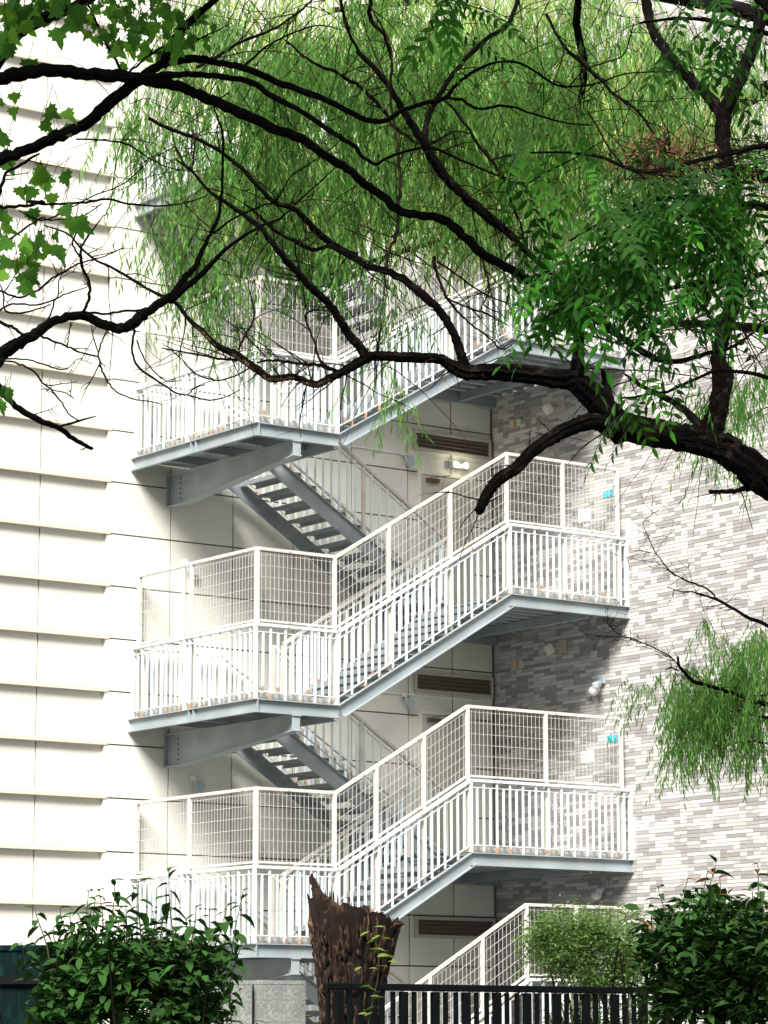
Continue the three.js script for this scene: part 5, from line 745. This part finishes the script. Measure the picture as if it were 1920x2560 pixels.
{ // the far willow
  const t = treeAt('willow_tree', 'pale green willow crown behind the other branches along the top', 7.5, 29.5);
  mesh('trunk', tube([[0, -0.05, 0, 0.45], [0.05, 2, 0, 0.33], [-0.2, 5, 0.1, 0.28], [-0.6, 8, 0, 0.2], [-1.4, 10, 0, 0.15], [-3.0, 11.6, 0.1, 0.1], [-5.2, 12.2, 0, 0.06], [-8, 12.0, 0, 0.03]], 16, { rough: 0.14, seed: 12, sub: 6 }), M.bark, t);
  const arms = [[[-0.5, 7.4, 0, 0.12], [-1.8, 9.2, 0.3, 0.09], [-3.6, 10.1, 0.4, 0.06], [-6, 10.4, 0.3, 0.03]], [[-0.3, 6.2, 0, 0.11], [-1.9, 8.1, -0.3, 0.08], [-3.4, 8.7, -0.3, 0.05], [-4.8, 8.8, -0.2, 0.025]], [[-3.0, 11.6, 0.1, 0.08], [-4.2, 10.9, -0.4, 0.05], [-6.2, 10.0, -0.5, 0.03], [-8.2, 9.3, -0.4, 0.015]]];
  limbs(t, arms, [M.bark, M.twig, 0.02], 880); spurs(t, arms, M.twig, 31, 260, { len: [0.4, 1.8], r0: 0.01, droop: 0.1, maxR: 0.1 });
  cloud(t, CLUMPS_F, sprays, M.farLeaf, 6, 1.75, { size: [1.0, 1.5] });
}
{ // lower right willow
  const t = treeAt('willow_tree', 'low willow branch with green spray and bare twigs, against the tiled wall', 5.6, 24);
  mesh('trunk', tube([[0, -0.05, 0, 0.2], [0.02, 1.2, 0, 0.15], [-0.3, 2.4, 0, 0.11], [-0.9, 3.3, 0, 0.08], [-1.59, 4.03, 0, 0.036]], 12, { rough: 0.14, seed: 14, sub: 5 }), M.bark, t);
  limbs(t, TRACE_R, [M.barkDark, M.twig, 0.03], 930, 5);
  spurs(t, TRACE_R, M.twig, 33, 120, { len: [0.1, 0.5], r0: 0.003, maxR: 0.04 });
  cloud(t, CLUMPS_R, sprays, M.willowLeaf, 7, 4.4, { size: [0.7, 1.1] });
}
{ // the tree with compound leaves at upper right
  const t = treeAt('compound_leaved_tree', 'tree with large bright green feather-like compound leaves at upper right', 3.6, 13);
  mesh('trunk', tube([[0, -0.05, 0, 0.16], [0.02, 1.5, 0, 0.12], [-0.3, 3, 0, 0.09], [-0.75, 3.7, 0, 0.04], [-1.25, 3.55, 0, 0.03]].slice(0, 4).concat([[-0.99, 4.4, 0, 0.035]]), 12, { rough: 0.1, seed: 18, sub: 5 }), M.bark, t);
  limbs(t, TRACE_C, [M.barkDark, M.twigDark, 0.02], 960);
  const r = rng(44);
  const compound = k => { const q = rng(300 + k), parts = [], L = 0.24 + 0.06 * q(), st = []; for (let i = 0; i <= 5; i++) { const x = i / 5; st.push([x * L, -0.16 * L * x * x * (1 + k % 3), 0, 0.0016]); }
    parts.push(paint(tube(st, 3, { sub: 1 }).toNonIndexed(), () => [1.6, 0.9, 1.2]));
    const n = 6; for (let i = 0; i <= n; i++) for (const s of i === n ? [0] : [-1, 1]) { const p = along(st, 0.14 + 0.86 * i / n), f = (0.8 + 0.4 * q()) * [0.45, 0.7, 1, 1.25, 0.55, 1.5][k], g = leafGeo(0.062 + 0.012 * q(), 0.022, { fold: 0.2, bend: 0.12 + 0.2 * q(), seg: 3 }); parts.push(paint(put(g, V(p[0], p[1], p[2]), s * (1.15 - 0.3 * i / n), -0.15 - 0.3 * q(), s * 0.25), () => [f * (k > 2 ? 1.5 : 1), f, f])); }
    return mergeGeometries(parts); };
  const geos = [0, 1, 2, 3, 4, 5].map(compound);
  const crown = mesh('crown', tube([[-0.99, 4.4, 0, 0.03], [-0.95, 5.0, 0, 0.02], [-1.0, 5.6, 0.1, 0.01]], 6), M.twigDark, t);
  for (const [x, y, z, rx, ry, rz, n] of CLUMPS_C) for (let i = 0; i < n; i++) {
    const m = mesh('leaf', geos[Math.floor(r() * 6)], M.compoundLeaf, crown); m.position.set(x + (r() + r() - 1) * rx, y + (r() + r() - 1) * ry + 0.04, z + (r() * 2 - 1) * rz);
    m.rotation.set((r() - 0.5) * 1.2, r() * 6.28, -0.3 - r() * 0.5, 'YXZ'); m.scale.setScalar(0.85 + 0.4 * r());
  }
}

// ------------------------------------------------------------------ shrubs
const ovalLeaf = [0, 1, 2].map(k => white(leafGeo(0.062, 0.03, { fold: 0.35 + 0.15 * k, bend: 0.2 + 0.18 * k, wide: 0.42, seg: 4 })));
function leafTuft(seed, n, L, Wd, spread, droop) { const r = rng(seed), p = []; for (let i = 0; i < n; i++) { const f = 0.65 + 0.7 * r(), g = leafGeo(L * (0.8 + 0.5 * r()), Wd * (0.8 + 0.4 * r()), { fold: 0.2, bend: 0.1 + 0.2 * r(), seg: 3 }); p.push(paint(put(g, V((r() - 0.5) * spread, (r() - 0.5) * spread, (r() - 0.5) * spread), r() * 6.28, 0.3 - droop * r(), r() - 0.5), () => [f, f, f])); } return mergeGeometries(p); }
function shrub(name, label, u, d, clumps, shoots, seed, redTips) {
  const t = thing(name, label, 'shrub', place(u, d), -YAW), r = rng(seed);
  const stems = [];
  for (let i = 0; i < 26; i++) { const x = (r() - 0.5) * 0.5; stems.push(tube(wander(V(x, -0.02, (r() - 0.5) * 0.4), V(x * 1.2 + (r() - 0.5) * 0.7, 1.6, (r() - 0.5) * 0.5), 1.7 + 0.4 * r(), 0.011, r, 8, 0.1), 5, { sub: 1 })); }
  stuff(mesh('stems', stems, M.twigDark, t));
  const tufts = [1, 2, 3].map(k => leafTuft(seed + k, 7, 0.056, 0.029, 0.14, 0.9));
  // the hidden lower body of the bush as well
  const all = clumps.concat([[0, 1.25, 0, 0.62, 0.55, 0.4, 500], [0, 0.7, 0, 0.55, 0.5, 0.4, 260]]);
  cloud(t, all, tufts, M.shrubLeaf, seed, 0.5, { tone: 0.35, tilt: 0.8 });
  const young = leafMat([0.45, 0.15, 0.03], 0.4);
  shoots.forEach(([x0, y0, x1, y1, z], si) => {
    const pts = []; for (let i = 0; i <= 6; i++) { const k = i / 6; pts.push([lerp(x0, x1, k) + Math.sin(k * 5 + si) * 0.008, lerp(y0, y1, k), z + Math.sin(k * 4 + si * 2) * 0.02, lerp(0.004, 0.0016, k)]); }
    const s = mesh('shoot', tube(pts, 5, { sub: 2 }), M.stem, t);
    const L = y1 - y0, n = Math.min(17, Math.round(L / 0.024));
    for (let i = 0; i < n; i++) {
      const k = (i + 0.7) / n, p = along(pts, k), m = mesh('leaf', ovalLeaf[i % 3], redTips && k > 0.86 && si % 3 !== 0 ? young : M.shrubLeaf, s);
      m.position.set(p[0], p[1], p[2]); m.rotation.set((r() - 0.5) * 0.7, i * 2.4 + r(), 0.3 - 0.9 * r() + (k > 0.9 ? 0.6 : 0), 'YZX'); m.scale.setScalar((k > 0.85 ? 0.85 : 1.3) * (0.75 + 0.5 * r()));
    }
  });
  // smaller shoots between them
  const extra = [];
  for (let e = 0; e < 34; e++) {
    const b = shoots[Math.floor(r() * shoots.length)], x = b[0] + (r() - 0.5) * 0.25, y0 = b[1] - 0.02, h = (b[3] - b[1]) * (0.35 + 0.4 * r()), z = (r() - 0.5) * 0.5, n = Math.round(h / 0.022);
    const pts = [[x, y0, z, 0.003], [x + (r() - 0.5) * 0.05, y0 + h * 0.5, z, 0.0025], [x + (r() - 0.5) * 0.1, y0 + h, z, 0.0016]];
    extra.push(paint(tube(pts, 4, { sub: 2 }).toNonIndexed(), () => [1, 0.7, 0.8]));
    for (let i = 0; i < n; i++) { const p = along(pts, (i + 0.5) / n), f = 0.8 + 0.5 * r(); extra.push(paint(put(ovalLeaf[i % 3], V(p[0], p[1], p[2]), i * 2.4 + r(), 0.3 - 0.9 * r(), (r() - 0.5) * 0.7, 0.8 + 0.4 * r()), () => [f, f, f])); }
  }
  stuff(mesh('small_shoots', extra, M.shrubLeaf, t));
  return t;
}
shrub('leafy_shrub', 'dark green shrub with upright shoots at lower left, before the board fence', -1.0, 13, CLUMPS_SL, SHOOTS_SL, 201, false);
shrub('leafy_shrub', 'dark green shrub with red-tipped upright shoots at lower right', 1.45, 13, CLUMPS_SR, SHOOTS_SR, 231, true);
{
  const t = thing('light_shrub', 'light green small-leaved shrub behind the black fence', 'shrub', place(2.0, 28), -YAW), r = rng(67), st = [];
  for (let i = 0; i < 34; i++) { const x = (r() - 0.5) * 0.4; st.push(tube(wander(V(x, -0.02, (r() - 0.5) * 0.3), V((r() - 0.5) * 1.1, 2, (r() - 0.5) * 0.7), 2.2 + 0.7 * r(), 0.014, r, 9, 0.13), 5, { sub: 1 })); }
  stuff(mesh('stems', st, M.twig, t));
  cloud(t, CLUMPS_H.concat([[0, 1.6, 0, 0.6, 0.6, 0.5, 500]]), [1, 2, 3].map(k => leafTuft(400 + k, 9, 0.045, 0.018, 0.17, 0.8)), M.lightLeaf, 71, 1.7, { tone: 0.35, tilt: 0.9 });
}

// ------------------------------------------------------------------ the broken stump and the sapling on it
{
  const t = thing('tree_stump', 'broken brown tree stump with jagged top and one tall splinter, behind the fence', 'tree stump', place(-0.27, 22.75), -YAW);
  const nz = fbm(301, 4, 4), nz2 = noiseField(303, 32), SEG = 300, ROW = 170, v = [], idx = [], uv = [];
  const topH = a => { const c = Math.cos(a), s = Math.sin(a); return 2.6 - 0.08 * c + 0.1 * nz2(a * 4.2 + 20, 3.3) + 0.05 * nz2(a * 11 + 40, 7) - 0.1 * Math.max(0, s) + (c < -0.6 ? 0.02 : 0); };
  for (let j = 0; j <= ROW; j++) for (let i = 0; i <= SEG; i++) {
    const a = i / SEG * Math.PI * 2, H = topH(a), k = j / ROW, y = k * H;
    const flare = y < 0.5 ? 0.16 * (0.5 - y) : 0, up = Math.max(0, (y - 1.7) / 0.9), R = 0.185 + flare + 0.085 * up * up + 0.03 * up;
    const tw = a + y * 0.28, ridge = 1 - 2.2 * Math.abs(nz2(((tw / 6.2832 * 32) % 32 + 32) % 32 + 1.4 * nz(a / 6.2832, y * 0.2, 2, 1), y * 3.1) - 0.5), fine = nz(a / 6.2832, y * 0.3, 4, 2);
    const q = R * (1 + 0.1 * nz(a / 6.2832, 0.3 + y * 0.08, 1, 1)) + 0.035 * ridge + 0.05 * fine - 0.06;
    v.push(Math.cos(a) * q + 0.02 * up + 0.06 * up * Math.max(0, Math.cos(a)), y, -Math.sin(a) * q * 0.95); uv.push(a / 6.2832 * 1.5, y);
  }
  const ring = SEG + 1;
  for (let j = 0; j < ROW; j++) for (let i = 0; i < SEG; i++) { const a = j * ring + i, b = a + ring; idx.push(a, a + 1, b, a + 1, b + 1, b); }
  // torn wood inside the rim
  const base = v.length / 3;
  for (let j = 0; j <= 4; j++) for (let i = 0; i <= SEG; i++) { const k = 1 - j / 4, o = (ROW * ring + i) * 3, d = j ? 0.07 + 0.12 * (j / 4) + 0.05 * nz2(i * 0.7, j * 2.1) : 0.0; v.push(v[o] * k, v[o + 1] - d, v[o + 2] * k); uv.push(i / SEG, k); }
  for (let j = 0; j < 4; j++) for (let i = 0; i < SEG; i++) { const a = base + j * ring + i, b = a + ring; idx.push(a, a + 1, b, a + 1, b + 1, b); }
  const g = new THREE.BufferGeometry(); g.setAttribute('position', new THREE.Float32BufferAttribute(v, 3)); g.setAttribute('uv', new THREE.Float32BufferAttribute(uv, 2)); g.setIndex(idx); g.computeVertexNormals();
  const wood = std({ color: C(0.13, 0.07, 0.042), map: barkMap, bumpMap: barkBump, bumpScale: 0.02, roughness: 0.95 });
  mesh('trunk', g, wood, t);
  const rb = rng(515), plates = [];
  for (let i = 0; i < 620; i++) {
    const a0 = rb() * 6.2832, y0 = 0.1 + 2.3 * Math.sqrt(rb()), L = 0.05 + 0.14 * rb(), pts = [], w = 0.008 + 0.013 * rb();
    for (let k = 0; k <= 4; k++) {
      const y = Math.min(y0 + L * k / 4, topH(a0) - 0.01), a = a0 - 0.35 * (y - y0) + (rb() - 0.5) * 0.03, up = Math.max(0, (y - 1.7) / 0.9), R = 0.185 + (y < 0.5 ? 0.16 * (0.5 - y) : 0) + 0.085 * up * up + 0.03 * up;
      const q = R * (1 + 0.1 * nz(a / 6.2832, 0.3 + y * 0.08, 1, 1)) + 0.006;
      pts.push([Math.cos(a) * q + 0.02 * up + 0.06 * up * Math.max(0, Math.cos(a)), y, -Math.sin(a) * q * 0.95, w * (k === 0 || k === 4 ? 0.45 : 1)]);
    }
    plates.push(tube(pts, 6, { rough: 0.5, seed: 3000 + i, sub: 2 }));
  }
  const pale = std({ color: C(0.21, 0.125, 0.075), map: barkMap, bumpMap: barkBump, bumpScale: 0.02, roughness: 0.95 }), torn = std({ color: C(0.34, 0.2, 0.11), map: barkMap, bumpMap: barkBump, bumpScale: 0.02, roughness: 0.95 });
  stuff(mesh('bark', plates.filter((_, i) => i % 4), wood, t)); stuff(mesh('bark', plates.filter((_, i) => !(i % 4)), pale, t));
  peelRim();
  function peelRim() { const sh = []; for (let i = 0; i < 70; i++) { const a = rb() * 6.2832, H = topH(a), R = 0.27 * (0.8 + 0.25 * rb()), x = Math.cos(a) * R + 0.05, z = -Math.sin(a) * R; sh.push(tube([[x, H - 0.2, z, 0.012], [x * 1.02, H - 0.08, z, 0.01], [x * 1.03 + (rb() - 0.5) * 0.02, H + 0.05 * rb(), z + (rb() - 0.5) * 0.02, 0.001]], 5, { rough: 0.5, seed: 900 + i, sub: 2 })); } stuff(mesh('splinters', sh, torn, t)); }
  const sp = [[-0.17, 2.42, 0.06, 0.075], [-0.175, 2.55, 0.06, 0.07], [-0.19, 2.66, 0.06, 0.05], [-0.225, 2.76, 0.06, 0.042], [-0.25, 2.83, 0.06, 0.03], [-0.27, 2.875, 0.06, 0.022], [-0.272, 2.915, 0.06, 0.005]];
  mesh('splinter', tube(sp, 9, { rough: 0.4, seed: 77, sub: 4 }), pale, t);
  mesh('splinter', tube([[-0.25, 2.4, 0.05, 0.03], [-0.275, 2.55, 0.05, 0.026], [-0.265, 2.66, 0.05, 0.018], [-0.235, 2.74, 0.05, 0.006]], 7, { rough: 0.4, seed: 78, sub: 3 }), torn, t);
  mesh('splinter', tube([[0.2, 2.45, 0.08, 0.07], [0.29, 2.53, 0.1, 0.05], [0.37, 2.545, 0.1, 0.02], [0.41, 2.54, 0.1, 0.004]], 8, { rough: 0.45, seed: 79, sub: 4 }), pale, t);
  mesh('splinter', tube([[0.1, 2.5, 0.12, 0.05], [0.13, 2.62, 0.12, 0.035], [0.115, 2.68, 0.12, 0.006]], 7, { rough: 0.45, seed: 80, sub: 4 }), wood, t);

  const s = thing('sapling', 'thin sapling with yellow-green leaves climbing in front of the stump', 'plant', place(-0.08, 21.7), -YAW);
  mesh('stem', tube([[0.02, 0, 0, 0.008], [-0.03, 0.9, 0, 0.006]].concat(VINE_STEM.slice().reverse().map(p => [p[0], p[1], 0, 0.004])), 6, { sub: 3 }), M.stem, s);
  const r = rng(5), lg = white(leafGeo(0.085, 0.042, { fold: 0.15, bend: 0.2, seg: 4 })), lm = leafMat([0.3, 0.46, 0.06], 0.45);
  VINE.forEach(([x, y]) => { const m = mesh('leaf', lg, lm, s); m.position.set(x, y, 0.02 * r()); m.rotation.set((r() - 0.5), (r() - 0.5) * 1.6 + (r() < 0.5 ? Math.PI : 0), 0.2 - 0.5 * r(), 'YZX'); m.scale.setScalar(0.75 + 0.5 * r()); });
}

renderer.render(scene, camera);
